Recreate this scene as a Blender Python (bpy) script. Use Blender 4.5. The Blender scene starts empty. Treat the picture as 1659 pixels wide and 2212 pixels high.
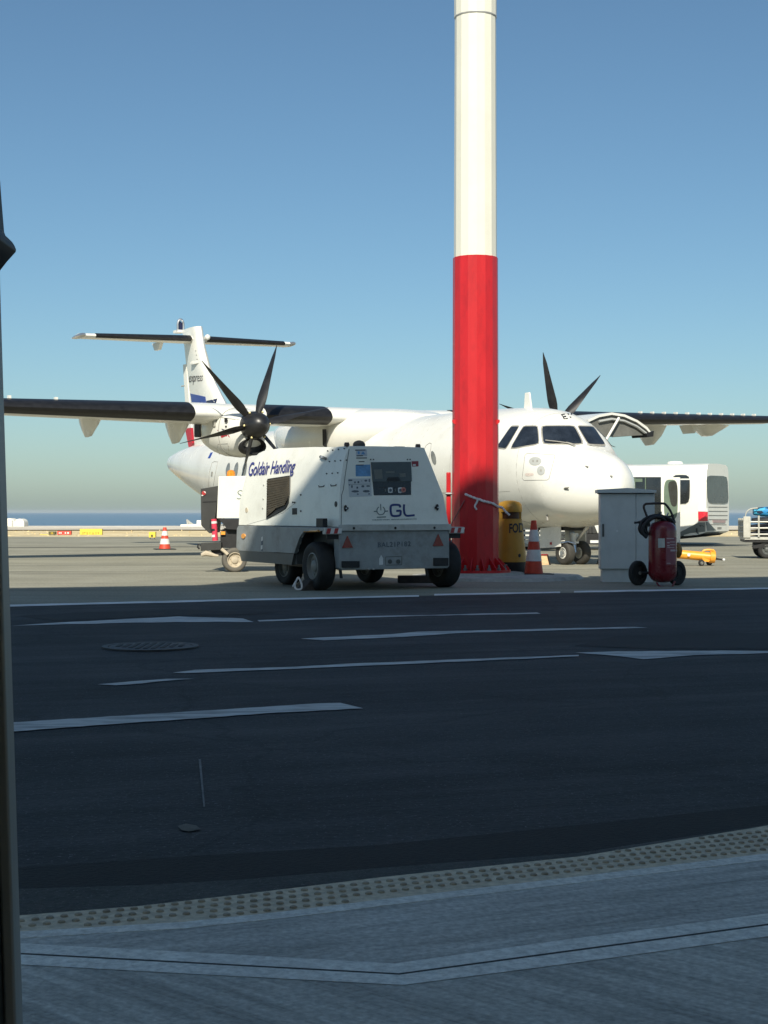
import bpy, bmesh, math, random
from math import radians, sin, cos, tan, pi, sqrt, atan2
from mathutils import Vector, Matrix
from mathutils.bvhtree import BVHTree
random.seed(7)
V = Vector
sc = bpy.context.scene
col = sc.collection

# ------------------------------------------------------------------ camera, sky, sun, exposure
FOC, EYE = 3280.0, 1.05            # focal length in units of a 1659 x 2212 picture, eye height
cam = bpy.data.cameras.new('camera')
camo = bpy.data.objects.new('camera', cam)
col.objects.link(camo)
cam.sensor_fit = 'VERTICAL'
cam.sensor_height = 36.0
cam.lens = 36.0 * FOC / 2212.0
cam.clip_start, cam.clip_end = 0.05, 90000
camo.location = (0, 0, EYE)
camo.rotation_euler = (radians(90), 0, 0)
sc.camera = camo

SUN_A, SUN_E = radians(-4), radians(40)
SUN = V((sin(SUN_A) * cos(SUN_E), -cos(SUN_A) * cos(SUN_E), sin(SUN_E)))
w = bpy.data.worlds.new('World')
sc.world = w
w.use_nodes = True
nt = w.node_tree
sky = nt.nodes.new('ShaderNodeTexSky')
sky.sky_type = 'NISHITA'
sky.sun_disc = False
sky.sun_elevation = SUN_E
sky.sun_rotation = radians(180 + 4)
sky.altitude = 0
sky.air_density = 0.95
sky.dust_density = 0.85
sky.ozone_density = 8.0
bg = nt.nodes['Background']
bg.inputs['Strength'].default_value = 0.08
tint = nt.nodes.new('ShaderNodeMix')        # the photograph's cooler, greener rendering of the whole sky
tint.data_type = 'RGBA'; tint.blend_type = 'MULTIPLY'; tint.inputs[0].default_value = 1.0
tint.inputs[7].default_value = (1.0, 1.0, .83, 1)
nt.links.new(sky.outputs[0], tint.inputs[6])
nt.links.new(tint.outputs[2], bg.inputs['Color'])
sl = bpy.data.lights.new('sun', 'SUN')
sl.energy = 3.9
sl.angle = radians(0.5)
sl.color = (1.0, 0.94, 0.80)
so = bpy.data.objects.new('sun', sl)
so.rotation_euler = SUN.to_track_quat('Z', 'Y').to_euler()
so.location = SUN * 60
col.objects.link(so)
sc.view_settings.view_transform = 'Standard'
sc.view_settings.look = 'None'
sc.view_settings.exposure = 0.54
sc.view_settings.gamma = 1.0
sc.view_settings.use_curve_mapping = False
sc.render.engine = 'CYCLES'
sc.cycles.max_bounces = 6
sc.cycles.use_denoising = True

# ------------------------------------------------------------------ places: a picture point to a place on the ground or at a depth
def ray(u, v): return V(((u - 829.5) / FOC, 1.0, (1106.0 - v) / FOC))
def gp(u, v, z=0.0):
    d = ray(u, v); return V((0, 0, EYE)) + d * ((z - EYE) / d.z)
def at(u, v, Y): return V((0, 0, EYE)) + ray(u, v) * Y

# ------------------------------------------------------------------ materials
def mat(name, c, rough=.5, metal=0., var=.10, scale=5., bump=0., bscale=80., dirt=None, damt=.0, dscale=2.2, coat=0., spec=.5, stretch=None, flake=0.):
    m = bpy.data.materials.new(name); m.use_nodes = True
    t = m.node_tree; L = t.links; N = t.nodes
    b = N['Principled BSDF']
    tc = N.new('ShaderNodeTexCoord'); mp = N.new('ShaderNodeMapping')
    L.new(tc.outputs['Object'], mp.inputs[0])
    if stretch: mp.inputs['Scale'].default_value = stretch
    n = N.new('ShaderNodeTexNoise'); n.inputs['Scale'].default_value = scale; n.inputs['Detail'].default_value = 6; n.inputs['Roughness'].default_value = .62
    L.new(mp.outputs[0], n.inputs['Vector'])
    r = N.new('ShaderNodeValToRGB')
    r.color_ramp.elements[0].position = .3; r.color_ramp.elements[1].position = .7
    lo = [max(0, x * (1 - var)) for x in c]; hi = [min(1, x * (1 + var)) for x in c]
    r.color_ramp.elements[0].color = (*lo, 1); r.color_ramp.elements[1].color = (*hi, 1)
    L.new(n.outputs[0], r.inputs[0])
    out = r.outputs[0]
    if dirt:
        n2 = N.new('ShaderNodeTexNoise'); n2.inputs['Scale'].default_value = dscale; n2.inputs['Detail'].default_value = 9; n2.inputs['Roughness'].default_value = .7
        L.new(mp.outputs[0], n2.inputs['Vector'])
        r2 = N.new('ShaderNodeValToRGB'); r2.color_ramp.elements[0].position = .48; r2.color_ramp.elements[1].position = .78
        r2.color_ramp.elements[0].color = (0, 0, 0, 1); r2.color_ramp.elements[1].color = (damt, damt, damt, 1)
        L.new(n2.outputs[0], r2.inputs[0])
        mx = N.new('ShaderNodeMix'); mx.data_type = 'RGBA'
        L.new(r2.outputs[0], mx.inputs[0]); L.new(out, mx.inputs[6]); mx.inputs[7].default_value = (*dirt, 1)
        out = mx.outputs[2]
    if flake:
        n4 = N.new('ShaderNodeTexNoise'); n4.inputs['Scale'].default_value = 160; n4.inputs['Detail'].default_value = 2
        L.new(tc.outputs['Object'], n4.inputs['Vector'])
        r4 = N.new('ShaderNodeValToRGB'); r4.color_ramp.elements[0].position = .62; r4.color_ramp.elements[1].position = .72
        r4.color_ramp.elements[0].color = (0, 0, 0, 1); r4.color_ramp.elements[1].color = (flake, flake, flake, 1)
        L.new(n4.outputs[0], r4.inputs[0])
        mx = N.new('ShaderNodeMix'); mx.data_type = 'RGBA'
        L.new(r4.outputs[0], mx.inputs[0]); L.new(out, mx.inputs[6]); mx.inputs[7].default_value = (*[min(1, x * 3 + .05) for x in c], 1)
        out = mx.outputs[2]
    L.new(out, b.inputs['Base Color'])
    rr = N.new('ShaderNodeMapRange'); rr.inputs[3].default_value = max(.02, rough - .08); rr.inputs[4].default_value = min(1, rough + .08)
    L.new(n.outputs[0], rr.inputs[0]); L.new(rr.outputs[0], b.inputs['Roughness'])
    b.inputs['Metallic'].default_value = metal
    b.inputs['Specular IOR Level'].default_value = spec
    b.inputs['Coat Weight'].default_value = coat
    if bump:
        n3 = N.new('ShaderNodeTexNoise'); n3.inputs['Scale'].default_value = bscale; n3.inputs['Detail'].default_value = 4
        L.new(mp.outputs[0], n3.inputs['Vector'])
        bp = N.new('ShaderNodeBump'); bp.inputs['Strength'].default_value = bump; bp.inputs['Distance'].default_value = .01
        L.new(n3.outputs[0], bp.inputs['Height']); L.new(bp.outputs[0], b.inputs['Normal'])
    return m

def emat(name, c):   # clear plastic-like lamp body (unlit)
    m = mat(name, c, .18, var=.25, scale=30, coat=.5); return m

GRIME = (.16, .14, .11)
M = {}
M['air_white'] = mat('aircraft white paint', (.80, .79, .73), .26, var=.03, scale=1.5, dirt=(.52, .49, .42), damt=.40, dscale=1.3, coat=.25)
M['air_belly'] = mat('aircraft grey primer', (.42, .41, .37), .5, var=.1)
M['door_inner'] = mat('grey door lining', (.15, .15, .135), .6, var=.2)
M['air_line'] = mat('panel joint', (.30, .29, .26), .6, var=.2)
M['air_grey'] = mat('grey service panel', (.42, .43, .41), .4, var=.05)
M['boot'] = mat('black rubber boot', (.012, .012, .013), .38, var=.4, scale=8, bump=.05, bscale=14)
M['prop'] = mat('black propeller blade', (.018, .018, .019), .36, var=.3, scale=6)
M['brass'] = mat('yellowed bolt', (.62, .52, .25), .4, .3)
M['silver'] = mat('bare aluminium', (.62, .63, .64), .3, .85, var=.1)
M['cockpit'] = mat('dark cockpit glass', (.020, .026, .036), .05, var=.5, scale=3, spec=.8)
M['cabin'] = mat('cabin window glass', (.20, .21, .20), .12, var=.25)
M['navy'] = mat('navy blue paint', (.025, .055, .30), .3, var=.1)
M['dark_navy'] = mat('dark navy paint', (.02, .025, .07), .3)
M['red_mark'] = mat('red tail paint', (.42, .02, .035), .3)
M['ink'] = mat('black lettering', (.02, .02, .025), .5)
M['gpu_white'] = mat('off white cabinet paint', (.87, .86, .77), .38, var=.03, scale=2, dirt=(.48, .45, .36), damt=.35, dscale=2.5, coat=.15)
M['gpu_grey'] = mat('worn grey chassis paint', (.30, .32, .32), .5, var=.12, scale=5, dirt=(.15, .14, .12), damt=.8, dscale=3.5, bump=.06)
M['gpu_dark'] = mat('dark grey skirt paint', (.085, .092, .09), .5, var=.2)
M['lip'] = mat('aluminium lip', (.50, .50, .47), .45, .1, var=.2, dirt=GRIME, damt=.5, dscale=8)
M['tyre'] = mat('tyre rubber', (.018, .018, .018), .75, var=.4, scale=10, bump=.3, bscale=40, dirt=(.06, .055, .045), damt=.5)
M['tyre_dusty'] = mat('dusty tyre rubber', (.13, .12, .10), .85, var=.25, scale=9, bump=.3, bscale=40)
M['tyre_air'] = mat('aircraft tyre rubber', (.05, .047, .04), .75, var=.2, scale=9)
M['rim_grey'] = mat('grey wheel rim', (.23, .23, .21), .5, .1, var=.2, dirt=GRIME, damt=.8, dscale=9)
M['rim_white'] = mat('white wheel rim', (.75, .74, .68), .4)
M['black'] = mat('matt black paint', (.014, .014, .015), .55, var=.4)
M['black_gloss'] = mat('black plastic', (.012, .013, .014), .22, var=.3)
M['dark_panel'] = mat('charcoal panel', (.035, .036, .034), .6, var=.25, scale=4)
M['smoke'] = mat('smoked acrylic cover', (.06, .067, .06), .15, var=.15)
M['paper'] = mat('aged paper label', (.50, .50, .46), .7, var=.12, scale=20)
M['paper_dark'] = mat('label behind smoked cover', (.16, .165, .145), .5, var=.15)
M['white_plate'] = mat('white plastic plate', (.72, .73, .72), .4)
M['sky_sticker'] = mat('pale blue sticker', (.13, .33, .60), .4, var=.35, scale=9)
M['red_sticker'] = mat('dark red sticker', (.28, .015, .03), .4)
M['reflector_red'] = mat('red reflector', (.22, .012, .018), .25, var=.2, scale=40, coat=.3)
M['reflector_orange'] = mat('orange reflector', (.85, .36, .06), .25, var=.15, coat=.3)
M['stripe_white'] = mat('white reflective stripe', (.72, .70, .66), .45)
M['stripe_red'] = mat('red reflective stripe', (.40, .03, .03), .45)
M['stop'] = mat('faded red push button', (.50, .20, .15), .4)
M['stencil'] = mat('faded stencil paint', (.11, .135, .16), .6, var=.4, scale=30)
M['tagline'] = mat('grey printed tagline', (.16, .21, .20), .6)
M['mast_white'] = mat('cream mast paint', (.82, .80, .68), .35, var=.02, scale=2, dirt=(.6, .55, .42), damt=.15)
M['mast_red'] = mat('red mast paint', (.56, .017, .022), .36, var=.10, scale=3, dirt=(.22, .012, .016), damt=.45, dscale=7, coat=.1, stretch=(1, 1, .35))
M['bolt'] = mat('galvanised bolt', (.22, .23, .23), .5, .6, var=.3)
M['concrete_pad'] = mat('rough pad concrete', (.42, .42, .38), .9, var=.2, scale=7, bump=.6, bscale=24, dirt=(.2, .2, .18), damt=.6)
M['rope'] = mat('off white rope', (.80, .75, .72), .9, var=.25, scale=60, bump=.5, bscale=120)
M['bin'] = mat('yellow plastic bin', (.52, .28, .03), .45, var=.08, scale=5, dirt=(.26, .14, .025), damt=.5, dscale=5)
M['bin_slot'] = mat('brown slot', (.07, .028, .010), .6)
M['cone_red'] = mat('orange red cone plastic', (.62, .065, .030), .5, var=.15, scale=10, dirt=(.20, .05, .04), damt=.5, dscale=9)
M['cone_white'] = mat('white cone sleeve', (.74, .74, .72), .45, var=.08, dirt=(.35, .34, .32), damt=.5, dscale=12)
M['cabinet'] = mat('light grey cabinet steel', (.56, .59, .58), .45, var=.05, scale=3, dirt=(.40, .42, .41), damt=.5, dscale=5)
M['seam'] = mat('dark door seam', (.07, .085, .09), .6)
M['ext_red'] = mat('dark red cylinder paint', (.17, .009, .016), .28, var=.12, scale=5, coat=.3)
M['ext_label'] = mat('plum printed label', (.23, .07, .09), .5, var=.1)
M['ext_print'] = mat('pale print', (.50, .40, .40), .6)
M['handle_brown'] = mat('dark handle bar', (.03, .018, .017), .4)
M['bus_white'] = mat('white bus paint', (.80, .79, .72), .3, var=.03, scale=2, dirt=(.55, .5, .42), damt=.25, coat=.25)
M['bus_grey'] = mat('grey bus patch', (.15, .175, .17), .4, var=.06)
M['bus_glass'] = mat('dark bus glass', (.022, .025, .025), .08, var=.4, scale=3, spec=.8)
M['bus_rear_glass'] = mat('dull rear glass', (.085, .10, .10), .2, var=.15)
M['bus_inner'] = mat('green bus interior', (.12, .17, .12), .6)
M['tail_red'] = mat('red tail lamp', (.70, .03, .05), .25, var=.3, scale=30, coat=.4)
M['orange'] = mat('orange tow bar paint', (.86, .37, .035), .42, var=.10, scale=6, dirt=(.45, .2, .04), damt=.4, dscale=9)
M['cart_frame'] = mat('galvanised cart frame', (.52, .51, .45), .5, .15, var=.15, scale=8)
M['bag_black'] = mat('black bag fabric', (.013, .015, .022), .65, var=.5, scale=14, bump=.3)
M['wood'] = mat('bleached chock wood', (.66, .45, .25), .75, var=.25, scale=8, stretch=(1, 1, 6))
M['timber'] = mat('old dark timber', (.05, .04, .034), .9, var=.4, scale=9, bump=.6, bscale=40)
M['tan'] = mat('tan canvas hose', (.50, .43, .32), .8, var=.2)
M['ext_pink'] = mat('faded red cylinder', (.62, .05, .09), .4, var=.2)
M['beacon'] = mat('amber beacon lens', (.85, .27, .02), .15, var=.35, scale=30, coat=.5)
M['sign_yellow'] = mat('yellow sign face', (.85, .60, .07), .5, var=.06)
M['sign_red'] = mat('red sign face', (.62, .06, .04), .5)
M['sign_dark'] = mat('dark sign face', (.10, .09, .03), .5)
M['far_white'] = mat('whitewashed wall', (.80, .77, .68), .7, var=.05)
M['far_grey'] = mat('grey doorway', (.40, .39, .35), .7)
M['frame_dark'] = mat('dark window frame', (.03, .034, .032), .45, var=.2, scale=10)
M['frame_light'] = mat('brushed frame edge', (.36, .38, .38), .5, .2, var=.15, scale=4, stretch=(8, 8, .4))
M['terminal'] = mat('terminal render', (.80, .77, .70), .8, var=.05)
M['terminal_roof'] = mat('terminal roof metal', (.20, .21, .22), .6)
M['manhole'] = mat('cast iron cover', (.05, .05, .052), .6, .2, var=.3, scale=10)
M['paint_worn'] = mat('worn white road paint', (.60, .60, .58), .8, var=.3, scale=14, dirt=(.075, .078, .08), damt=1., dscale=5, stretch=(.3, 1.6, 1))
M['paint_line'] = mat('white road edge paint', (.80, .80, .78), .8, var=.15, scale=10, dirt=(.2, .2, .2), damt=.7, dscale=2.5)
M['tar'] = mat('tar joint', (.05, .048, .042), .8, var=.3)

# ------------------------------------------------------------------ mesh builder
class MB:
    def __init__(s): s.v, s.f = [], []
    def add(s, vs, fs):
        o = len(s.v); s.v += [V(p) for p in vs]; s.f += [tuple(i + o for i in f) for f in fs]; return s
    def box(s, c, d, rot=None):
        c = V(c); h = V(d) / 2; vs = []
        for z in (-1, 1):
            for y in (-1, 1):
                for x in (-1, 1):
                    p = V((x * h.x, y * h.y, z * h.z)); vs.append(c + (rot @ p if rot else p))
        return s.add(vs, [(0, 2, 3, 1), (4, 5, 7, 6), (0, 1, 5, 4), (2, 6, 7, 3), (0, 4, 6, 2), (1, 3, 7, 5)])
    def span(s, a, b):
        a, b = V(a), V(b); return s.box((a + b) / 2, [abs(x) for x in (b - a)])
    def prism(s, pts, axis, a, b):
        n = len(pts)
        def mk(p, t): return {'x': (t, p[0], p[1]), 'y': (p[0], t, p[1]), 'z': (p[0], p[1], t)}[axis]
        vs = [mk(p, a) for p in pts] + [mk(p, b) for p in pts]
        return s.add(vs, [tuple(range(n))[::-1], tuple(range(n, 2 * n))] + [(i, (i + 1) % n, n + (i + 1) % n, n + i) for i in range(n)])
    def slab(s, pts3, d):
        n = len(pts3); d = V(d); vs = [V(p) for p in pts3] + [V(p) + d for p in pts3]
        return s.add(vs, [tuple(range(n))[::-1], tuple(range(n, 2 * n))] + [(i, (i + 1) % n, n + (i + 1) % n, n + i) for i in range(n)])
    def loft(s, rings, cap0=True, cap1=True, closed=True):
        n = len(rings[0]); vs = [p for r in rings for p in r]; fs = []
        for k in range(len(rings) - 1):
            for i in range(n if closed else n - 1):
                j = (i + 1) % n; fs.append((k * n + i, k * n + j, (k + 1) * n + j, (k + 1) * n + i))
        if cap0: fs.append(tuple(range(n))[::-1])
        if cap1: fs.append(tuple(range((len(rings) - 1) * n, len(rings) * n)))
        return s.add(vs, fs)
    def lathe(s, prof, o=(0, 0, 0), ax=(0, 0, 1), n=24, cap=True):
        o, ax = V(o), V(ax).normalized(); a = ax.orthogonal().normalized(); b = ax.cross(a)
        return s.loft([[o + ax * h + (a * cos(2 * pi * i / n) + b * sin(2 * pi * i / n)) * r for i in range(n)] for r, h in prof], cap, cap)
    def cyl(s, p, q, r, r2=None, n=14):
        p, q = V(p), V(q); L = (q - p).length
        return s.lathe([(r, 0), (r if r2 is None else r2, L)], p, q - p, n)
    def tube(s, pts, r, n=8, closed=False):
        pts = [V(p) for p in pts]; m = len(pts); rings = []; a = None
        for i in range(m):
            t = (pts[(i + 1) % m] - pts[i - 1]) if closed else (pts[min(i + 1, m - 1)] - pts[max(i - 1, 0)])
            t.normalize()
            a = t.orthogonal().normalized() if a is None else (a - t * a.dot(t)).normalized()
            b = t.cross(a); rr = r[i] if isinstance(r, (list, tuple)) else r
            rings.append([pts[i] + (a * cos(2 * pi * k / n) + b * sin(2 * pi * k / n)) * rr for k in range(n)])
        if closed: rings.append(rings[0])
        return s.loft(rings, not closed, not closed)
    def ball(s, c, r, n=12, sq=(1, 1, 1)):
        c = V(c); return s.loft([[c + V((r * sq[0] * sin(t) * cos(2 * pi * i / n), r * sq[1] * sin(t) * sin(2 * pi * i / n), r * sq[2] * cos(t))) for i in range(n)] for t in [pi * (k + .02) / (n // 2) * .996 for k in range(n // 2 + 1)]])
    def build(s, name, m, parent=None, bevel=0., angle=35., **props):
        me = bpy.data.meshes.new(name); me.from_pydata([tuple(p) for p in s.v], [], s.f); me.update()
        bm = bmesh.new(); bm.from_mesh(me); bmesh.ops.recalc_face_normals(bm, faces=bm.faces); bm.to_mesh(me); bm.free()
        for p in me.polygons: p.use_smooth = True
        me.set_sharp_from_angle(angle=radians(angle))
        me.materials.append(M[m] if isinstance(m, str) else m)
        o = bpy.data.objects.new(name, me); col.objects.link(o)
        if parent is not None: o.parent = parent.o if isinstance(parent, Frame) else parent
        if bevel:
            md = o.modifiers.new('bevel', 'BEVEL'); md.width = bevel; md.segments = 2; md.limit_method = 'ANGLE'; md.angle_limit = radians(40)
        for k, x in props.items(): o[k] = x
        return o

class Frame:
    """an Empty at a thing's base; its parts are built in its own coordinates"""
    def __init__(s, name, label, cat, loc, rz=0., group=None):
        s.o = bpy.data.objects.new(name, None); s.o.empty_display_size = .3; col.objects.link(s.o)
        s.o.location = loc; s.o.rotation_euler = (0, 0, rz)
        s.m = Matrix.Translation(V(loc)) @ Matrix.Rotation(rz, 4, 'Z'); s.i = s.m.inverted()
        s.o['label'] = label; s.o['category'] = cat
        if group: s.o['group'] = group
    def l(s, p): return s.i @ V(p)

def tag(o, label, cat, group=None):
    o['label'] = label; o['category'] = cat
    if group: o['group'] = group
    return o
def struct(o): o['kind'] = 'structure'; return o

class Surf:
    """finds the place on a built surface that a picture point belongs to"""
    def __init__(s, fr, *mbs):
        v, f = [], []
        for mb in mbs:
            k = len(v); v += mb.v; f += [tuple(i + k for i in q) for q in mb.f]
        s.b = BVHTree.FromPolygons(v, f); s.fr = fr
        s.o = fr.i @ V((0, 0, EYE)); s.r = fr.i.to_3x3(); s.last = None
    def hit(s, u, v, off=.006):
        d = (s.r @ ray(u, v)).normalized(); p, n, _, _ = s.b.ray_cast(s.o, d)
        if p is None:
            # just outside the outline: nearest place on the surface to the last distance
            dist = s.last or 30.
            p, n, _, _ = s.b.find_nearest(s.o + d * dist)
        s.last = (p - s.o).length
        if n.dot(d) > 0: n = -n
        return p + n * off
    def patch(s, c4, n=6, m=6, off=.008, rnd=0.):
        """quad TL TR BR BL of picture points, as a conforming plate"""
        mb = MB(); g = []
        for j in range(m + 1):
            for i in range(n + 1):
                a, b = i / n, j / m
                if rnd:   # round the corners: pull the square's border in towards a rounded square
                    x, y = 2 * a - 1, 2 * b - 1; q = max(abs(x), abs(y))
                    if q > 1e-6:
                        e = 1 / rnd
                        l = (abs(x / q) ** e + abs(y / q) ** e) ** (-1 / e)
                        x, y = x * (1 - q) + x * l * q, y * (1 - q) + y * l * q
                    a, b = (x + 1) / 2, (y + 1) / 2
                tl, tr, br, bl = c4
                u = (tl[0] * (1 - a) + tr[0] * a) * (1 - b) + (bl[0] * (1 - a) + br[0] * a) * b
                v = (tl[1] * (1 - a) + tr[1] * a) * (1 - b) + (bl[1] * (1 - a) + br[1] * a) * b
                g.append((u, v))
        top = [s.hit(*q, off) for q in g]; bot = [s.hit(*q, -.006) for q in g]
        N = n + 1; fs = [(j * N + i, j * N + i + 1, (j + 1) * N + i + 1, (j + 1) * N + i) for j in range(m) for i in range(n)]
        K = len(top)
        bd = [i for i in range(N)] + [j * N + n for j in range(1, m + 1)] + [m * N + i for i in range(n - 1, -1, -1)] + [j * N for j in range(m - 1, 0, -1)]
        sides = [(bd[k], bd[(k + 1) % len(bd)], K + bd[(k + 1) % len(bd)], K + bd[k]) for k in range(len(bd))]
        return mb.add(top + bot, fs + sides)
    def disc(s, c, rx, ry, n=16, off=.008, sk=0.):
        mb = MB()
        pts = [(c[0] + rx * cos(2 * pi * i / n) + sk * sin(2 * pi * i / n), c[1] - ry * sin(2 * pi * i / n)) for i in range(n)]
        top = [s.hit(*c, off)] + [s.hit((c[0] + p[0]) / 2, (c[1] + p[1]) / 2, off) for p in pts] + [s.hit(*p, off) for p in pts]; bot = [s.hit(*p, -.006) for p in pts]
        fs = []
        for i in range(n):
            j = (i + 1) % n
            fs += [(0, 1 + i, 1 + j), (1 + i, 1 + n + i, 1 + n + j, 1 + j), (1 + n + i, 1 + 2 * n + i, 1 + 2 * n + j, 1 + n + j)]
        return mb.add(top + bot, fs)
    def line(s, pts, r=.006, off=.0, closed=False, step=6.):
        P = []
        k = len(pts)
        for i in range(k if closed else k - 1):
            a, b = pts[i], pts[(i + 1) % k]; L = math.hypot(b[0] - a[0], b[1] - a[1]); n = max(1, int(L / step))
            P += [(a[0] + (b[0] - a[0]) * t / n, a[1] + (b[1] - a[1]) * t / n) for t in range(n)]
        if not closed: P.append(pts[-1])
        return MB().tube([s.hit(*p, off) for p in P], r, 6, closed)
    def text(s, body, c4, off=.004, shear=0., bold=0., space=1.):
        mb = MB(); vs, fs = glyphs(body, shear, bold, space)
        x0 = min(p[0] for p in vs); x1 = max(p[0] for p in vs); y0 = min(p[1] for p in vs); y1 = max(p[1] for p in vs)
        tl, tr, br, bl = c4; out = []
        for p in vs:
            a = (p[0] - x0) / (x1 - x0); b = 1 - (p[1] - y0) / (y1 - y0)
            u = (tl[0] * (1 - a) + tr[0] * a) * (1 - b) + (bl[0] * (1 - a) + br[0] * a) * b
            v = (tl[1] * (1 - a) + tr[1] * a) * (1 - b) + (bl[1] * (1 - a) + br[1] * a) * b
            out.append(s.hit(u, v, off))
        return mb.add(out, fs)

def glyphs(body, shear=0., bold=0., space=1.):
    cu = bpy.data.curves.new('letters', 'FONT'); cu.body = body; cu.shear = shear; cu.offset = bold; cu.space_character = space; cu.resolution_u = 3
    o = bpy.data.objects.new('letters', cu); col.objects.link(o)
    dg = bpy.context.evaluated_depsgraph_get()
    me = bpy.data.meshes.new_from_object(o.evaluated_get(dg))
    vs = [tuple(v.co) for v in me.vertices]; fs = [tuple(p.vertices) for p in me.polygons]
    bpy.data.objects.remove(o); bpy.data.curves.remove(cu); bpy.data.meshes.remove(me)
    return vs, fs

def smooth_path(pts, k=4):
    P = [V(p) for p in pts]; out = []
    for i in range(len(P) - 1):
        a, b, c, d = P[max(i - 1, 0)], P[i], P[i + 1], P[min(i + 2, len(P) - 1)]
        for t in range(k):
            t /= k; out.append(.5 * ((2 * b) + (c - a) * t + (2 * a - 5 * b + 4 * c - d) * t * t + (-a + 3 * b - 3 * c + d) * t ** 3))
    return out + [P[-1]]

def wheel(fr, c, ax, R, W, tyre='tyre', rim='rim_grey', name='wheel', rr=.55, parent=None):
    """tyre with tread blocks and its rim; c the hub's place, ax the axle"""
    c, ax = V(c), V(ax).normalized(); mb = MB(); h = W / 2
    mb.lathe([(R * rr, -h * .8), (R * .80, -h), (R * .93, -h * .92), (R, -h * .6), (R, h * .6), (R * .93, h * .92), (R * .80, h), (R * rr, h * .8), (R * rr, 0)], c, ax, 32, False)
    o = mb.build(name, tyre, parent or fr, angle=50)
    r = MB(); q = R * rr
    for sgn in (1, -1):
        r.lathe([(q * 1.02, h * .82 * sgn), (q * .94, h * .86 * sgn), (q * .86, h * .45 * sgn), (q * .5, h * .40 * sgn), (q * .46, h * .62 * sgn), (q * .28, h * .78 * sgn), (q * .01, h * .8 * sgn)], c, ax, 24, False)
    a = ax.orthogonal().normalized(); b = ax.cross(a)
    for k in range(6):
        d = a * cos(k * pi / 3) + b * sin(k * pi / 3)
        for sgn in (1, -1): r.cyl(c + d * q * .66 + ax * h * .3 * sgn, c + d * q * .66 + ax * h * .55 * sgn, q * .07, n=6)
    r.build('rim', rim, o)
    return o

HAZE = 3.5e-5
# ------------------------------------------------------------------ ground
def extend(pts, ua, ub):
    """carry a picture polyline on beyond both ends"""
    (a, b), (c, d) = (pts[0], pts[1]), (pts[-1], pts[-2])
    k0 = (b[1] - a[1]) / (b[0] - a[0]); k1 = (c[1] - d[1]) / (c[0] - d[0])
    return [(ua, a[1] + (ua - a[0]) * k0)] + pts + [(ub, c[1] + (ub - c[0]) * k1)]
def sheet(name, m, near, far, z, parent=None, z0=None):
    """a strip of ground between two picture polylines with the same number of points"""
    mb = MB(); n = len(near); a = [gp(u, v, z) for u, v in near]; b = [gp(u, v, z) for u, v in far]
    fs = [(i, i + 1, n + i + 1, n + i) for i in range(n - 1)]
    vs = a + b
    if z0 is not None:
        lo = [V((p.x, p.y, z0)) for p in vs]
        ring = list(range(n)) + [2 * n - 1 - i for i in range(n)]
        fs += [(ring[i], ring[(i + 1) % (2 * n)], 2 * n + ring[(i + 1) % (2 * n)], 2 * n + ring[i]) for i in range(2 * n)]
        vs = vs + lo
    return mb.add(vs, fs).build(name, m, parent)

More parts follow.
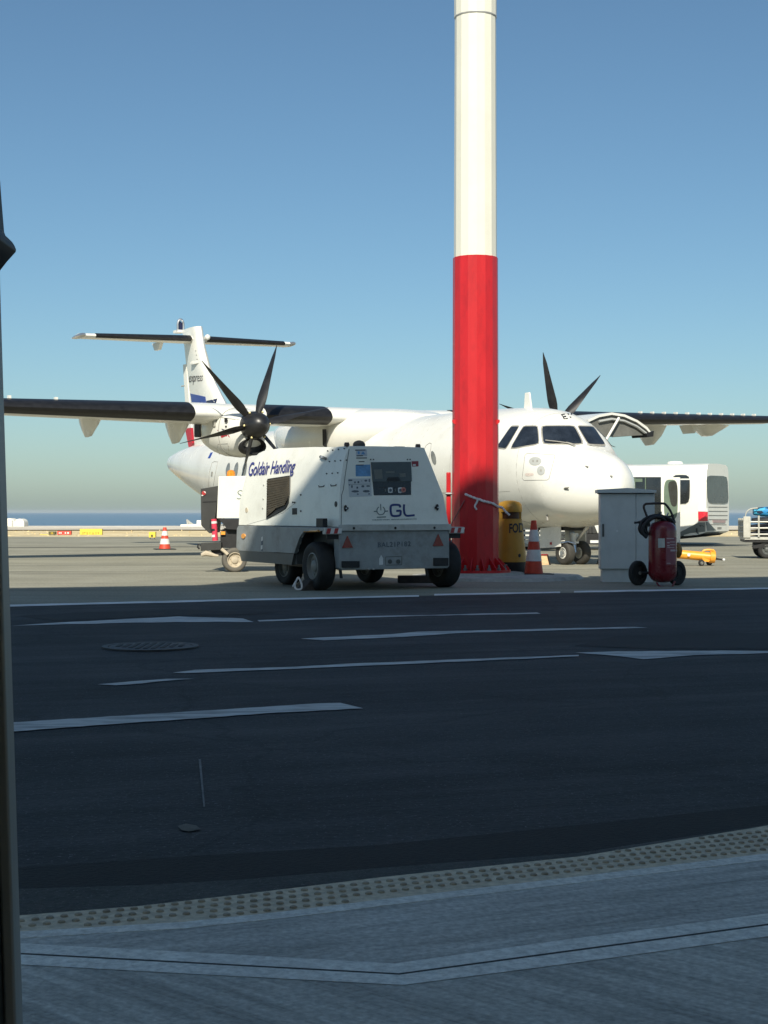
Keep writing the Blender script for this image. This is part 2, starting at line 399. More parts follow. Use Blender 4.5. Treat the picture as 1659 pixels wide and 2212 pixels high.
def ground_mat(name, c, c2, big, rough, fine, bump, streak=None, flake=.0, stain=None, stain_amt=.6, dust=None):
    m = bpy.data.materials.new(name); m.use_nodes = True; t = m.node_tree; N, L = t.nodes, t.links; b = N['Principled BSDF']
    tc = N.new('ShaderNodeTexCoord'); mp = N.new('ShaderNodeMapping'); L.new(tc.outputs['Object'], mp.inputs[0])
    def noise(sc, det, vec=None, ro=.6):
        n = N.new('ShaderNodeTexNoise'); n.inputs['Scale'].default_value = sc; n.inputs['Detail'].default_value = det; n.inputs['Roughness'].default_value = ro
        L.new(vec or mp.outputs[0], n.inputs['Vector']); return n.outputs[0]
    def ramp(x, p0, p1, a, bb):
        r = N.new('ShaderNodeValToRGB'); r.color_ramp.elements[0].position = p0; r.color_ramp.elements[1].position = p1
        r.color_ramp.elements[0].color = (*a, 1); r.color_ramp.elements[1].color = (*bb, 1); L.new(x, r.inputs[0]); return r.outputs[0]
    def mix(f, a, bb, mode='MIX'):
        x = N.new('ShaderNodeMix'); x.data_type = 'RGBA'; x.blend_type = mode
        for s, i in ((f, 0), (a, 6), (bb, 7)):
            if isinstance(s, (int, float)): x.inputs[i].default_value = s
            elif isinstance(s, tuple): x.inputs[i].default_value = (*s, 1)
            else: L.new(s, x.inputs[i])
        return x.outputs[2]
    o = ramp(noise(big, 8, ro=.65), .32, .68, c, c2)
    f = noise(fine, 3)
    o = mix(.55, o, mix(1., o, ramp(f, .3, .7, (.55,) * 3, (1.4,) * 3), 'MULTIPLY'))
    if streak:
        m2 = N.new('ShaderNodeMapping'); m2.vector_type = 'TEXTURE'; m2.inputs['Rotation'].default_value = (0, 0, streak[0]); m2.inputs['Scale'].default_value = [1 / x for x in streak[1]]
        L.new(tc.outputs['Object'], m2.inputs[0])
        s1 = noise(streak[2], 5, m2.outputs[0], .7)
        o = mix(streak[3], o, mix(1., o, ramp(s1, .32, .72, (.45,) * 3, (1.6,) * 3), 'MULTIPLY'))
    if stain:
        o = mix(ramp(noise(stain[3], 7, ro=.7), .52, .72, (0, 0, 0), (stain_amt,) * 3), o, tuple(stain[:3]))
    if dust:      # pale scuffs and dust drawn out along the traffic
        m3 = N.new('ShaderNodeMapping'); m3.vector_type = 'TEXTURE'; m3.inputs['Rotation'].default_value = (0, 0, streak[0] + .06); m3.inputs['Scale'].default_value = (7, 1, 1)
        L.new(tc.outputs['Object'], m3.inputs[0])
        o = mix(ramp(noise(1.1, 9, m3.outputs[0], .75), .56, .80, (0, 0, 0), (.55,) * 3), o, dust)
        vo = N.new('ShaderNodeTexVoronoi'); vo.feature = 'DISTANCE_TO_EDGE'; vo.inputs['Scale'].default_value = .42
        nz = N.new('ShaderNodeTexNoise'); nz.inputs['Scale'].default_value = 1.5; nz.inputs['Detail'].default_value = 6
        L.new(tc.outputs['Object'], nz.inputs['Vector'])
        va = N.new('ShaderNodeVectorMath'); va.operation = 'MULTIPLY_ADD'; va.inputs[1].default_value = (.8, .8, 0)
        L.new(nz.outputs['Color'], va.inputs[0]); L.new(tc.outputs['Object'], va.inputs[2]); L.new(va.outputs[0], vo.inputs['Vector'])
        o = mix(ramp(vo.outputs['Distance'], .0, .010, (.4,) * 3, (0, 0, 0)), o, (.012, .013, .014))
    if flake:
        o = mix(ramp(noise(fine * 2.2, 1), .66, .74, (0, 0, 0), (flake,) * 3), o, tuple(min(1, x * 4 + .03) for x in c))
    L.new(o, b.inputs['Base Color']); b.inputs['Roughness'].default_value = rough; b.inputs['Specular IOR Level'].default_value = .3
    bp = N.new('ShaderNodeBump'); bp.inputs['Strength'].default_value = bump; bp.inputs['Distance'].default_value = .012
    L.new(f, bp.inputs['Height']); L.new(bp.outputs[0], b.inputs['Normal'])
    return m

KA = atan2(.32, 1)     # the way road, kerb and terminal run
G_apron = ground_mat('apron concrete', (.24, .23, .175), (.32, .307, .24), .35, .85, 26, .25, streak=(-.12, (.05, 1, 1), 1.2, .35), stain=(.15, .14, .115, .22), stain_amt=.55)
G_road = ground_mat('road asphalt', (.034, .037, .040), (.062, .065, .068), .5, .85, 38, .8, streak=(KA, (.10, 1, 1), 2.2, .75), flake=.8, stain=(.016, .018, .019, .45), stain_amt=.9, dust=(.13, .135, .135))
G_gutter = ground_mat('dark gutter asphalt', (.010, .011, .011), (.018, .019, .019), 2., .8, 60, .8, flake=.25)
G_rough = ground_mat('rough kerb asphalt', (.055, .06, .058), (.10, .105, .10), 3., .9, 60, 1., flake=.6)
G_slab_a = ground_mat('brushed pavement', (.44, .44, .415), (.62, .61, .57), .8, .85, 60, .4, streak=(radians(25), (.07, 1, 1), 16., .6), stain=(.38, .38, .36, 1.2), stain_amt=.5)
G_slab_b = ground_mat('brushed pavement across', (.42, .42, .39), (.58, .575, .53), .8, .85, 60, .4, streak=(radians(-42), (.07, 1, 1), 16., .7), stain=(.30, .30, .28, 1.2), stain_amt=.55)
G_tactile = ground_mat('tactile paving', (.62, .54, .41), (.74, .65, .50), 3., .85, 40, .4, stain=(.40, .35, .26, 3.), stain_amt=.5)
G_field = ground_mat('dry grass', (.60, .47, .25), (.80, .67, .42), .06, .95, 1.2, .8, streak=(0, (.02, 1, 1), .35, .5), stain=(.46, .34, .16, .05), stain_amt=.7)
G_kerb = ground_mat('kerb edge', (.74, .73, .68), (.82, .81, .76), 3., .85, 50, .4)
G_band = ground_mat('white joint band', (.76, .76, .71), (.85, .84, .79), 2., .8, 50, .3, stain=(.52, .52, .49, 2.), stain_amt=.5)

# base sheet, apron, dry field with a lumpy shore edge, sea
ap = MB()
ys = [-40, 0, 5, 10, 15, 20, 25, 30, 40, 50, 64.5]
xs = [-160, -60, -25, -10, 0, 10, 25, 60, 160]
ap.add([V((x, y, 0)) for y in ys for x in xs], [(j * 9 + i, j * 9 + i + 1, (j + 1) * 9 + i + 1, (j + 1) * 9 + i) for j in range(len(ys) - 1) for i in range(8)])
apron = struct(ap.build('apron', G_apron))
for v0, wd, seed in ((1180, .5, 1), (1205, .05, 2), (1219, .05, 5), (1232, .05, 3)):
    rnd = random.Random(seed); mb = MB(); P = []
    for i in range(41):
        u = -500 + i * 68; y = gp(829, v0 - (u - 829) * .004).y; x = (u - 829.5) / FOC * y
        P.append(V((x, y + rnd.uniform(-.03, .03), .004)))
    mb.add(P + [p + V((0, wd, 0)) for p in P], [(i, i + 1, 42 + i, 41 + i) for i in range(40)])
    mb.build('expansion_joint', 'tar', apron)
fd = MB(); NX, NY = 90, 14; rnd = random.Random(3)
for j in range(NY + 1):
    for i in range(NX + 1):
        x = -150 + 300 * i / NX; y = 64.2 + 48 * j / NY + (rnd.uniform(-.6, .6) if j == 0 else 0)
        z = .005 + (0 if j == 0 else .02 + .02 * rnd.random() + .05 * max(0, j - 10) / 4 * rnd.random() - .05 * j / NY)
        fd.v.append(V((x, y, z)))
fd.f += [(j * (NX + 1) + i, j * (NX + 1) + i + 1, (j + 1) * (NX + 1) + i + 1, (j + 1) * (NX + 1) + i) for j in range(NY) for i in range(NX)]
k = len(fd.v)
for i in range(NX + 1): fd.v.append(V((-150 + 300 * i / NX, 140, -16)))
fd.f += [(NY * (NX + 1) + i, NY * (NX + 1) + i + 1, k + i + 1, k + i) for i in range(NX)]
struct(fd.build('dry_field', G_field, angle=80))
sh = MB(); n = 40
sh.add([V((-150 + 300 * i / n, 84 + rnd.uniform(-1.2, 1.2), .075)) for i in range(n + 1)] + [V((-150 + 300 * i / n, 109 + rnd.uniform(-.4, .4), .06)) for i in range(n + 1)], [(i, i + 1, n + 2 + i, n + 1 + i) for i in range(n)])
struct(sh.build('bare_ground', ground_mat('bare pale earth', (.56, .50, .40), (.74, .68, .57), .08, .95, 1.5, .6, streak=(0, (.03, 1, 1), .5, .5), stain=(.46, .38, .25, .06), stain_amt=.6)))
# tufts along the edges of the field
tf = MB(); rnd = random.Random(11)
for q in range(1500):
    x = rnd.uniform(-45, 45); y = 64.6 + 46 * rnd.random() ** 1.6; h = rnd.uniform(-.02, .04); a = rnd.uniform(0, pi); r = rnd.uniform(.02, .06)
    tf.add([(x - r * cos(a), y - r * sin(a), .02), (x + r * cos(a), y + r * sin(a), .02), (x + rnd.uniform(-.1, .1), y, .06 + h)], [(0, 1, 2)])
o = tf.build('dry_grass', mat('straw', (.70, .56, .32), .9, var=.2, scale=1.2)); o['kind'] = 'stuff'
sea = MB(); R = 29000
sea.add([(-R, 108, -14), (R, 108, -14), (R, R, -14), (-R, R, -14)], [(0, 1, 2, 3)])
sm = bpy.data.materials.new('sea water'); sm.use_nodes = True; t = sm.node_tree; b = t.nodes['Principled BSDF']
b.inputs['Base Color'].default_value = (.07, .13, .20, 1); b.inputs['Roughness'].default_value = .3; b.inputs['Specular IOR Level'].default_value = .5
n = t.nodes.new('ShaderNodeTexNoise'); n.inputs['Scale'].default_value = .05; n.inputs['Detail'].default_value = 6
tc = t.nodes.new('ShaderNodeTexCoord'); t.links.new(tc.outputs['Object'], n.inputs['Vector'])
bp = t.nodes.new('ShaderNodeBump'); bp.inputs['Strength'].default_value = .5; bp.inputs['Distance'].default_value = 3; t.links.new(n.outputs[0], bp.inputs['Height']); t.links.new(bp.outputs[0], b.inputs['Normal'])
struct(sea.build('sea', sm))

# road: dark asphalt between the apron's white edge line and the gutter
EDGE = extend([(20, 1308), (500, 1296), (900, 1287), (1300, 1279), (1659, 1271)], -1500, 3100)
GTOP = extend([(40, 1874), (400, 1850), (830, 1824), (1240, 1783), (1659, 1739)], -300, 2300)
road = struct(sheet('road', G_road, GTOP, EDGE, .004))
def marking(pts, m='paint_worn', z=.009, name='road_marking', parent=None, jit=.4):
    rnd = random.Random(len(pts) + int(pts[0][0])); q = []
    for i, (u, v) in enumerate(pts):
        a = pts[(i + 1) % len(pts)]; n = max(1, int(abs(a[0] - u) / 28))
        for k in range(n):
            q.append((u + (a[0] - u) * k / n, v + (a[1] - v) * k / n + (rnd.uniform(-jit, jit) if k else 0)))
    P = [gp(u, v, z) for u, v in q]
    me = bpy.data.meshes.new(name); bm = bmesh.new(); vs = [bm.verts.new(p) for p in P]; f = bm.faces.new(vs)
    bmesh.ops.triangulate(bm, faces=[f]); bmesh.ops.recalc_face_normals(bm, faces=bm.faces)
    if bm.faces and sum((f.normal.z for f in bm.faces)) < 0: bmesh.ops.reverse_faces(bm, faces=bm.faces)
    bm.to_mesh(me); bm.free(); me.materials.append(M[m] if isinstance(m, str) else m)
    o = bpy.data.objects.new(name, me); col.objects.link(o); o.parent = parent or road
    return o
marking([(-300, 1314), (20, 1306), (500, 1294.3), (905, 1285.5), (905, 1288.8), (500, 1298), (20, 1310.2), (-300, 1319)], 'paint_line', jit=.3)
marking([(938, 1282.8), (1210, 1277.6), (1210, 1280.8), (1060, 1284), (938, 1286.6)], 'paint_line', jit=.3)
marking([(1240, 1276.6), (1659, 1269), (1900, 1264.5), (1900, 1267.6), (1659, 1272.4), (1240, 1280)], 'paint_line', jit=.3)
marking([(25, 1352), (130, 1344.5), (385, 1331.5), (525, 1336), (548, 1343.5), (380, 1343.5), (180, 1347.5)])
marking([(556, 1339.6), (780, 1331), (1160, 1323), (1168, 1325.5), (900, 1330.5), (780, 1334), (560, 1342.6)])
marking([(650, 1379.5), (690, 1377), (850, 1369.5), (900, 1364.5), (1370, 1354), (1400, 1355.8), (1000, 1367), (870, 1376), (700, 1383)])
marking([(373, 1453), (420, 1447), (640, 1440), (760, 1433), (1250, 1414.5), (1250, 1417.5), (800, 1437.5), (640, 1444.5), (400, 1454)])
marking([(1243, 1409.5), (1330, 1407), (1560, 1405), (1659, 1406), (1900, 1404), (1900, 1408.5), (1659, 1410.5), (1500, 1415), (1390, 1424), (1340, 1417.5)])
marking([(-260, 1588), (28, 1560), (360, 1540), (690, 1519), (735, 1518), (785, 1530), (600, 1539), (200, 1567), (28, 1580), (-260, 1606)], jit=.6)
marking([(210, 1478), (360, 1466), (420, 1466), (250, 1480)], 'paint_worn', jit=.8)
marking([(429, 1640), (434, 1640), (443, 1742), (439.5, 1743)], mat('grey scrape', (.17, .175, .175), .8, var=.4, scale=12), name='scratch', jit=.3)
marking([(384, 1784), (402, 1779), (424, 1783), (434, 1791), (408, 1796), (392, 1793)], mat('dried mortar', (.15, .14, .115), .9, var=.4, scale=9), name='mortar_spill', jit=1.)
G_patch = ground_mat('newer asphalt', (.016, .018, .020), (.026, .028, .030), 1., .8, 40, .7, flake=.2)
marking([(1240, 1395), (1330, 1374), (1500, 1368), (1900, 1362), (1900, 1402), (1659, 1402), (1420, 1402)], G_patch, .007, 'asphalt_patch', jit=1.)
marking([(40, 1330), (200, 1322), (420, 1318), (600, 1322), (520, 1328), (380, 1329), (120, 1341)], G_patch, .007, 'asphalt_patch', jit=1.)
# manhole cover with its ring
mc = gp(325, 1398, .006)
mh = MB().lathe([(.37, 0), (.37, .012), (.325, .012), (.325, .004)], mc, n=40, cap=False).build('manhole_ring', 'manhole', road)
mb = MB().lathe([(.318, 0), (.318, .010), (.30, .012)], mc, n=40)
for i in range(-4, 5):
    for j in range(-4, 5):
        if i * i + j * j < 18: mb.box((mc.x + i * .06, mc.y + j * .06, mc.z + .014), (.035, .035, .006))
mb.build('manhole_cover', 'manhole', road)

# gutter, rough kerb asphalt
STOP = extend([(45, 1977), (300, 1957), (520, 1932), (830, 1894), (1250, 1850), (1659, 1783)], -300, 2300)
SBOT = extend([(45, 2012), (400, 1991), (620, 1968), (830, 1942), (1240, 1894), (1659, 1843)], -300, 2300)
GT6 = extend([(40, 1874), (400, 1850), (600, 1838), (830, 1824), (1240, 1783), (1659, 1739)], -300, 2300)
KB6 = extend([(45, 1920), (300, 1912), (520, 1900), (830, 1874), (1250, 1842), (1659, 1781)], -300, 2300)
struct(sheet('gutter', G_gutter, KB6, GT6, .004))
struct(sheet('kerb_strip', G_rough, [(u, v - .5) for u, v in STOP], KB6, .012, z0=-.02))
ZP = .03
tp = struct(sheet('tactile_paving', G_tactile, SBOT, STOP, ZP, z0=-.02))
# domes: rows that follow the kerb, staggered
def lerp_line(L, u):
    for a, b in zip(L, L[1:]):
        if a[0] <= u <= b[0]: return a[1] + (b[1] - a[1]) * (u - a[0]) / (b[0] - a[0])
dm = MB(); p0 = gp(45, 1990, ZP); px = gp(1659, 1815, ZP); e1 = (px - p0).normalized(); e2 = V((-e1.y, e1.x, 0))
for j in range(-14, 15):
    for i in range(-40, 110):
        c = p0 + e1 * ((i + .5 * (j % 2)) * .036) + e2 * (j * .052)
        if c.y < .5: continue
        u = 829.5 + FOC * c.x / c.y; v = 1106 + FOC * (EYE - ZP) / c.y
        if not -260 < u < 2100: continue
        if lerp_line(STOP, u) + 4 < v < lerp_line(SBOT, u) - 4:
            dm.lathe([(.0105, 0), (.009, .0045), (.005, .006)], c, n=8)
o = dm.build('tactile_dome', ground_mat('darker dome', (.36, .31, .24), (.46, .40, .31), 3., .8, 40, .3), tp); o['kind'] = 'stuff'  # domes coloured darker than the paving round them
# pavement: two brushed bays meeting at a groove with white bands
pave = MB()
SB = [(u, v) for u, v in SBOT]
GRV = extend([(45, 2061), (400, 2080), (862, 2105), (1240, 2054), (1450, 2026), (1659, 1998)], -300, 2300)
SBK = [(u, v + 14) for u, v in SB]
pv = struct(sheet('pavement', G_slab_a, GRV, SBK, ZP, z0=-.02))
sheet('kerb_edge', G_kerb, SBK, SB, ZP + .001, pv, z0=-.02)
lo = MB(); a = [gp(u, v, ZP) for u, v in GRV]; bq = [V((p.x * .3 if abs(p.x) < 2 else p.x, -2.5, ZP)) for p in a]
bq = [V((-3 + 6 * i / 7, -2.5, ZP)) for i in range(8)]
lo.add(a + bq, [(i, i + 1, 9 + i, 8 + i) for i in range(7)]).build('pavement_bay', G_slab_b, pv)
def band(pts, w0, w1, m, z, name):
    P = [gp(u, v, ZP) for u, v in pts]; mb = MB(); n = len(P); A, B = [], []
    for i, p in enumerate(P):
        t = (P[min(i + 1, n - 1)] - P[max(i - 1, 0)]).normalized(); s = V((-t.y, t.x, 0)); s = s * (1 / max(.5, s.y if abs(s.y) > .5 else 1))
        A.append(p + s * w0 + V((0, 0, z))); B.append(p + s * w1 + V((0, 0, z)))
    mb.add(A + B, [(i, i + 1, n + i + 1, n + i) for i in range(n - 1)]).build(name, m, pv)
Lb = [(-300, 2042.6), (45, 2061), (400, 2080), (862, 2105)]; Rb = [(862, 2105), (1240, 2054), (1450, 2026), (1659, 1998), (2300, 1912)]
for L in (Lb + Rb[1:],):
    band(L, .006, .078, G_band, .0012, 'joint_band'); band(L, -.078, -.006, G_band, .0012, 'joint_band'); band(L, -.006, .006, 'tar', .0008, 'joint_groove')

# ------------------------------------------------------------------ terminal behind the camera: its roof edge throws the shade
def edge_pt(x, back=0., z=0.):   # along the roof edge, 'back' metres behind it
    return V((x + back * sin(KA), 1.25 + .32 * x - back * cos(KA), z))
TH = 18.4
tb = Frame('terminal_building', 'tall terminal building behind the viewer shading the road', 'building', edge_pt(0, 9, 0), KA)
def TL(x, back, z): return tb.l(edge_pt(x, back, z))
mb = MB(); x0, x1 = -11, 12
mb.slab([TL(x0, 0, TH - .6), TL(x1, 0, TH - .6), TL(x1, 18, TH - .6), TL(x0, 18, TH - .6)], (0, 0, .6)).build('roof', 'terminal_roof', tb)
mb = MB(); wx0, wx1, WZ = -.75, 3.4, 3.0                      # the opening that the viewer looks out of
for a, b, za, zb in ((x0, wx0, 0, TH - .6), (wx1, x1, 0, TH - .6), (wx0, wx1, WZ, TH - .6)):
    mb.slab([TL(a, .03, za), TL(b, .03, za), TL(b, .33, za), TL(a, .33, za)], (0, 0, zb - za))
mb.build('wall', 'terminal', tb)
mb = MB(); mb.slab([TL(-6, .34, WZ + .2), TL(9, .34, WZ + .2), TL(9, 8, WZ + .2), TL(-6, 8, WZ + .2)], (0, 0, .2)).build('ceiling', 'terminal', tb)
mb = MB(); mb.slab([TL(-6, 8, 0), TL(9, 8, 0), TL(9, 8.2, 0), TL(-6, 8.2, 0)], (0, 0, WZ + .4)).build('inner_wall', 'terminal', tb)
HUMP = [(-4.2, 18.4), (-3.8, 19.2), (-3.4, 19.35), (-3.0, 19.12), (-2.3, 18.87), (-1.8, 18.8), (-1.25, 19.1), (-.85, 20.0), (-.5, 20.5), (.2, 20.55), (.42, 20.95), (.58, 20.8), (.8, 19.5), (1.1, 19.2), (1.8, 19.1), (2.6, 19.0), (3.0, 18.4)]
mb = MB(); mb.slab([TL(x, .02, z) for x, z in HUMP], TL(0, 4.0, 0) - TL(0, .02, 0)).build('roof_hump', 'terminal_roof', tb)  # unseen hump added on the roof, outlined to shape the cast shade's edge

# leaning window frame just beside the viewer, a lamp fixed to it
YF = 1.1
wf = Frame('window_frame', 'leaning dark metal window frame with a lighter edge, at far left', 'window frame', at(40, 2212, YF) * V((1, 1, 0)) if False else V((at(40, 2212, YF).x, YF, 0)))
def fx(v): return 19 + (v - 1270) * .0308
def fpt(du, v, dy=0.): return wf.l(at(fx(v) + du, v, YF) + V((0, dy, 0)))
vt, vb = -900, 1106 + FOC * EYE / YF
MB().slab([fpt(-26, vt), fpt(-320, vt), fpt(-320, vb), fpt(-26, vb)], (0, -.09, 0)).build('mullion', 'frame_dark', wf, bevel=.004)
MB().slab([fpt(0, vt, .004), fpt(-26, vt, .004), fpt(-26, vb, .004), fpt(0, vb, .004)], (0, -.022, 0)).build('edge_strip', 'frame_light', wf, bevel=.002)
lp = MB(); arc = [(-60, 380), (-6, 380), (2, 386), (6, 440), (12, 512), (20, 516), (29, 525), (34, 533), (37, 541), (36, 546), (18, 566), (0, 589), (-60, 640)]
lf = Frame('wall_lamp', 'black rounded lamp housing fixed to the window frame at far left', 'lamp', V((at(0, 500, YF).x, YF - .02, EYE + .15)))
lp.slab([lf.l(at(u, v, YF - .03)) for u, v in arc], (0, -.05, 0)).build('housing', 'black', lf, bevel=.003)
MB().slab([lf.l(at(u, v, YF - .032)) for u, v in ((12, 514), (15, 514), (19, 556), (16, 558))], (0, -.054, 0)).build('trim', 'dark_panel', lf)
# ------------------------------------------------------------------ aircraft (local: x to its right wing, y forward, nose tip at the origin)
TH_A = .541
ac = Frame('turboprop_aircraft', 'white high-wing twin turboprop airliner with black six-bladed propellers on the sunlit apron', 'aircraft', (4.683, 28.834, 0), atan2(-.515, -.857))
def A(s, p, z): return V((p, -s, z))
def ring(s, p, z0, z1, w, n=32, e=2.0):
    zc, h = (z0 + z1) / 2, (z1 - z0) / 2
    out = []
    for i in range(n):
        t = 2 * pi * i / n; c, q = cos(t), sin(t)
        out.append(A(s, p + w * math.copysign(abs(c) ** (2 / e), c), zc + h * math.copysign(abs(q) ** (2 / e), q)))
    return out
ST = [(.04, .03, 1.47, 1.53), (.10, .22, 1.28, 1.72), (.22, .42, 1.10, 1.90), (.42, .62, .97, 2.06), (.7, .82, .87, 2.19), (1.0, .96, .80, 2.29), (1.3, 1.06, .765, 2.37),
      (1.5, 1.11, .745, 2.57), (1.7, 1.15, .73, 2.79), (1.95, 1.19, .72, 2.985), (2.3, 1.235, .71, 3.12), (2.7, 1.265, .70, 3.185), (3.2, 1.29, .70, 3.22), (4.0, 1.30, .70, 3.245), (5.5, 1.30, .70, 3.26),
      (8, 1.30, .70, 3.26), (11, 1.30, .70, 3.26), (14, 1.30, .70, 3.26), (15.2, 1.28, .74, 3.26), (16.4, 1.22, .90, 3.25), (17.6, 1.10, 1.15, 3.22), (18.8, .93, 1.45, 3.16), (19.8, .76, 1.73, 3.08), (20.9, .52, 2.05, 2.96), (21.7, .30, 2.28, 2.84), (22.15, .12, 2.45, 2.72)]
# finer stations by interpolation, so that the nose reads round
ST = [(.26 + s * (1.24 / 1.5) if s < 1.5 else s, a, b, c) for s, a, b, c in ST]
fine = []
for a, b in zip(ST, ST[1:]):
    k = max(1, int((b[0] - a[0]) / .35))
    for q in range(k): fine.append(tuple(x + (y - x) * q / k for x, y in zip(a, b)))
fine.append(ST[-1])
fus = MB().loft([ring(s, 0, z0, z1, wd, 48, 2.08) for s, wd, z0, z1 in fine])
fus.build('fuselage', 'air_white', ac, angle=60)
FS = Surf(ac, fus)
# cockpit windows
W3 = [(1170.8, 921.3), (1239.8, 921), (1258.5, 958.4), (1174.2, 958.4)]
W2 = [(1131, 922), (1160.8, 921.6), (1164.2, 958.2), (1103.5, 968.3)]
W1 = [(1104, 922.3), (1121.3, 922), (1093.3, 968.3), (1073, 966)]
W4 = [(1248, 921.2), (1281.5, 922.6), (1307, 960), (1271, 959.4)]
for q in (W1, W2, W3, W4):
    c = [sum(p[k] for p in q) / 4 for k in (0, 1)]
    big = [(c[0] + (p[0] - c[0]) * 1.09, c[1] + (p[1] - c[1]) * 1.13) for p in q]
    f = FS.patch(big, 6, 5, .006, .10).build('window_frame', 'air_line', ac)
    FS.patch(q, 8, 6, .012, .08).build('cockpit_window', 'cockpit', ac)
for q in (W1, W2):      # the other side's panes
    mb = FS.patch(q, 8, 6, .012, .08); mb.v = [V((-p.x, p.y, p.z)) for p in mb.v]; mb.build('cockpit_window', 'cockpit', ac)
for s in (2.02, 4.25, 5.6, 6.9):      # skin joints
    P = [A(s, 1.303 * sin(t) * (.985 if s < 3 else 1.), 1.98 + 1.282 * cos(t)) for t in [-.9 * pi + 1.8 * pi * k / 40 for k in range(41)]]
    P = [FS.b.find_nearest(q)[0] for q in P]
    MB().tube(P, .0045, 5).build('skin_joint', 'air_line', ac)
for p in (1, -1):
    P = [FS.b.find_nearest(A(2.3 + .4 * k, 1.28 * p, 1.42))[0] for k in range(30)]
    MB().tube(P, .004, 5).build('skin_joint', 'air_line', ac)
# wipers
for P in ([(1178, 953), (1205, 956), (1226, 959), (1243, 966)], [(1222, 957.5), (1240, 962)], [(1272, 962), (1290, 963), (1305, 964)], [(1268, 962), (1292, 967)]):
    FS.line(P, .012, .03).build('wiper', 'air_line', ac)
# service panel on the nose with grey sockets
FS.line([(1139, 979), (1196, 982.5), (1199, 985), (1186, 1034), (1182, 1037), (1132, 1037.5), (1128, 1033), (1134, 984)], .006, 0., True).build('service_panel_edge', 'air_line', ac)
FS.disc((1156.6, 996.3), 13.4, 9.2).build('socket_plate', 'air_grey', ac)
for x in (1152, 1161): FS.disc((x, 996), 1.9, 2.1, 8, .014).build('socket', 'air_line', ac)
FS.disc((1169, 1016.4), 8.6, 10).build('socket_cover', 'air_grey', ac); FS.disc((1169, 1016), 2.2, 2.4, 8, .014).build('socket', 'air_line', ac)
FS.patch([(1133, 1022), (1154, 1022), (1152, 1028), (1135, 1029)], 3, 2, .004, .3).build('faded_placard', mat('faded pink print', (.66, .56, .50), .6, var=.2, scale=40), ac)
# probes and antennas
MB().tube([FS.hit(1219, 1055), FS.hit(1222, 1054, .03), FS.hit(1230, 1053, .05)], .012).build('probe', 'air_line', ac)
FS.disc((1223, 1055), 4.5, 3, 10, .012).build('probe_plate', 'air_line', ac)
MB().tube([FS.hit(1265, 1007), FS.hit(1271, 1011, .04)], .012).build('probe', 'air_line', ac)
MB().tube([FS.hit(1182, 1113), FS.hit(1188, 1116, .1)], .02).build('probe', 'air_line', ac)
MB().tube([FS.hit(1318, 1028), FS.hit(1321, 1031, .05)], .012).build('probe', 'air_line', ac)
MB().slab([A(3.40, .02, 3.15), A(3.12, .02, 3.15), A(3.20, .02, 3.54), A(3.36, .02, 3.54)], (-.04, 0, 0)).build('blade_antenna', 'air_white', ac, bevel=.012)
MB().slab([A(1.95, .015, .74), A(1.7, .015, .74), A(1.82, .015, .58), A(1.95, .015, .58)], (-.03, 0, 0)).build('blade_antenna', 'air_white', ac)
# registration on the roof
for P in ([(1219, 895.2), (1213, 896.5), (1219, 905.6), (1225.5, 904.2)], [(1216, 901), (1222, 899.6)]): FS.line(P, .018, .0).build('registration', 'ink', ac)
FS.line([(1227, 894.2), (1232, 902.8), (1234.5, 894.0)], .018, .0).build('registration', 'ink', ac)
# passenger windows and doors on the visible side; windows mirrored
def side_disc(s, z, rs, rz, x=1, off=.008, n=14):
    mb = MB(); out = []
    for r in (0, .55, 1):
        for i in range(n if r else 1):
            t = 2 * pi * i / n; q = V((3 * x, -(s + r * rs * cos(t)), z + r * rz * sin(t)))
            p, nn, _, _ = FS.b.ray_cast(q, V((-x, 0, 0)))
            if p is None: p, nn, _, _ = FS.b.find_nearest(q)
            if nn.x * x < 0: nn = -nn
            out.append(p + nn * off)
    fs = []
    for i in range(n):
        j = (i + 1) % n; fs += [(0, 1 + i, 1 + j), (1 + i, 1 + n + i, 1 + n + j, 1 + j)]
    return mb.add(out, fs)
sw = [15.22, 14.68, 14.14, 13.6] + [13.06 - .54 * k for k in range(15)]
for s in sw:
    for x in (1, -1):
        side_disc(s, 2.19, .13, .20, x, .006).build('cabin_window', 'air_line' if False else 'cabin', ac)
FS.disc((937, 989), 5, 15, 14, .008, -3.).build('cabin_window', 'cabin', ac)
FS.line([(914, 992), (916, 972), (921, 962), (928, 957), (932, 958), (931, 968), (925, 1000)], .008, .0).build('door_edge', 'air_line', ac)
FS.line([(451, 1052), (452, 1022), (458, 1000), (463, 997), (471, 998), (468, 1010), (464, 1030), (461, 1050)], .008, .0).build('door_edge', 'air_line', ac)
FS.patch([(457, 1019), (460, 1019), (459, 1029), (456, 1029)], 2, 2).build('door_window', 'air_line', ac)
FS.patch([(455, 978), (460, 977), (454, 990), (449, 990)], 2, 3, .006).build('blue_stripe', 'navy', ac)
for k in range(3): FS.patch([(474 + k * 5, 978), (477 + k * 5, 978), (476 + k * 5, 981), (473 + k * 5, 981)], 1, 1, .006).build('small_print', 'ink', ac)
# belly panel line, shaded skin joints
FS.line([(1100, 1118), (1140, 1128), (1180, 1140)], .006, 0).build('panel_line', 'air_line', ac)
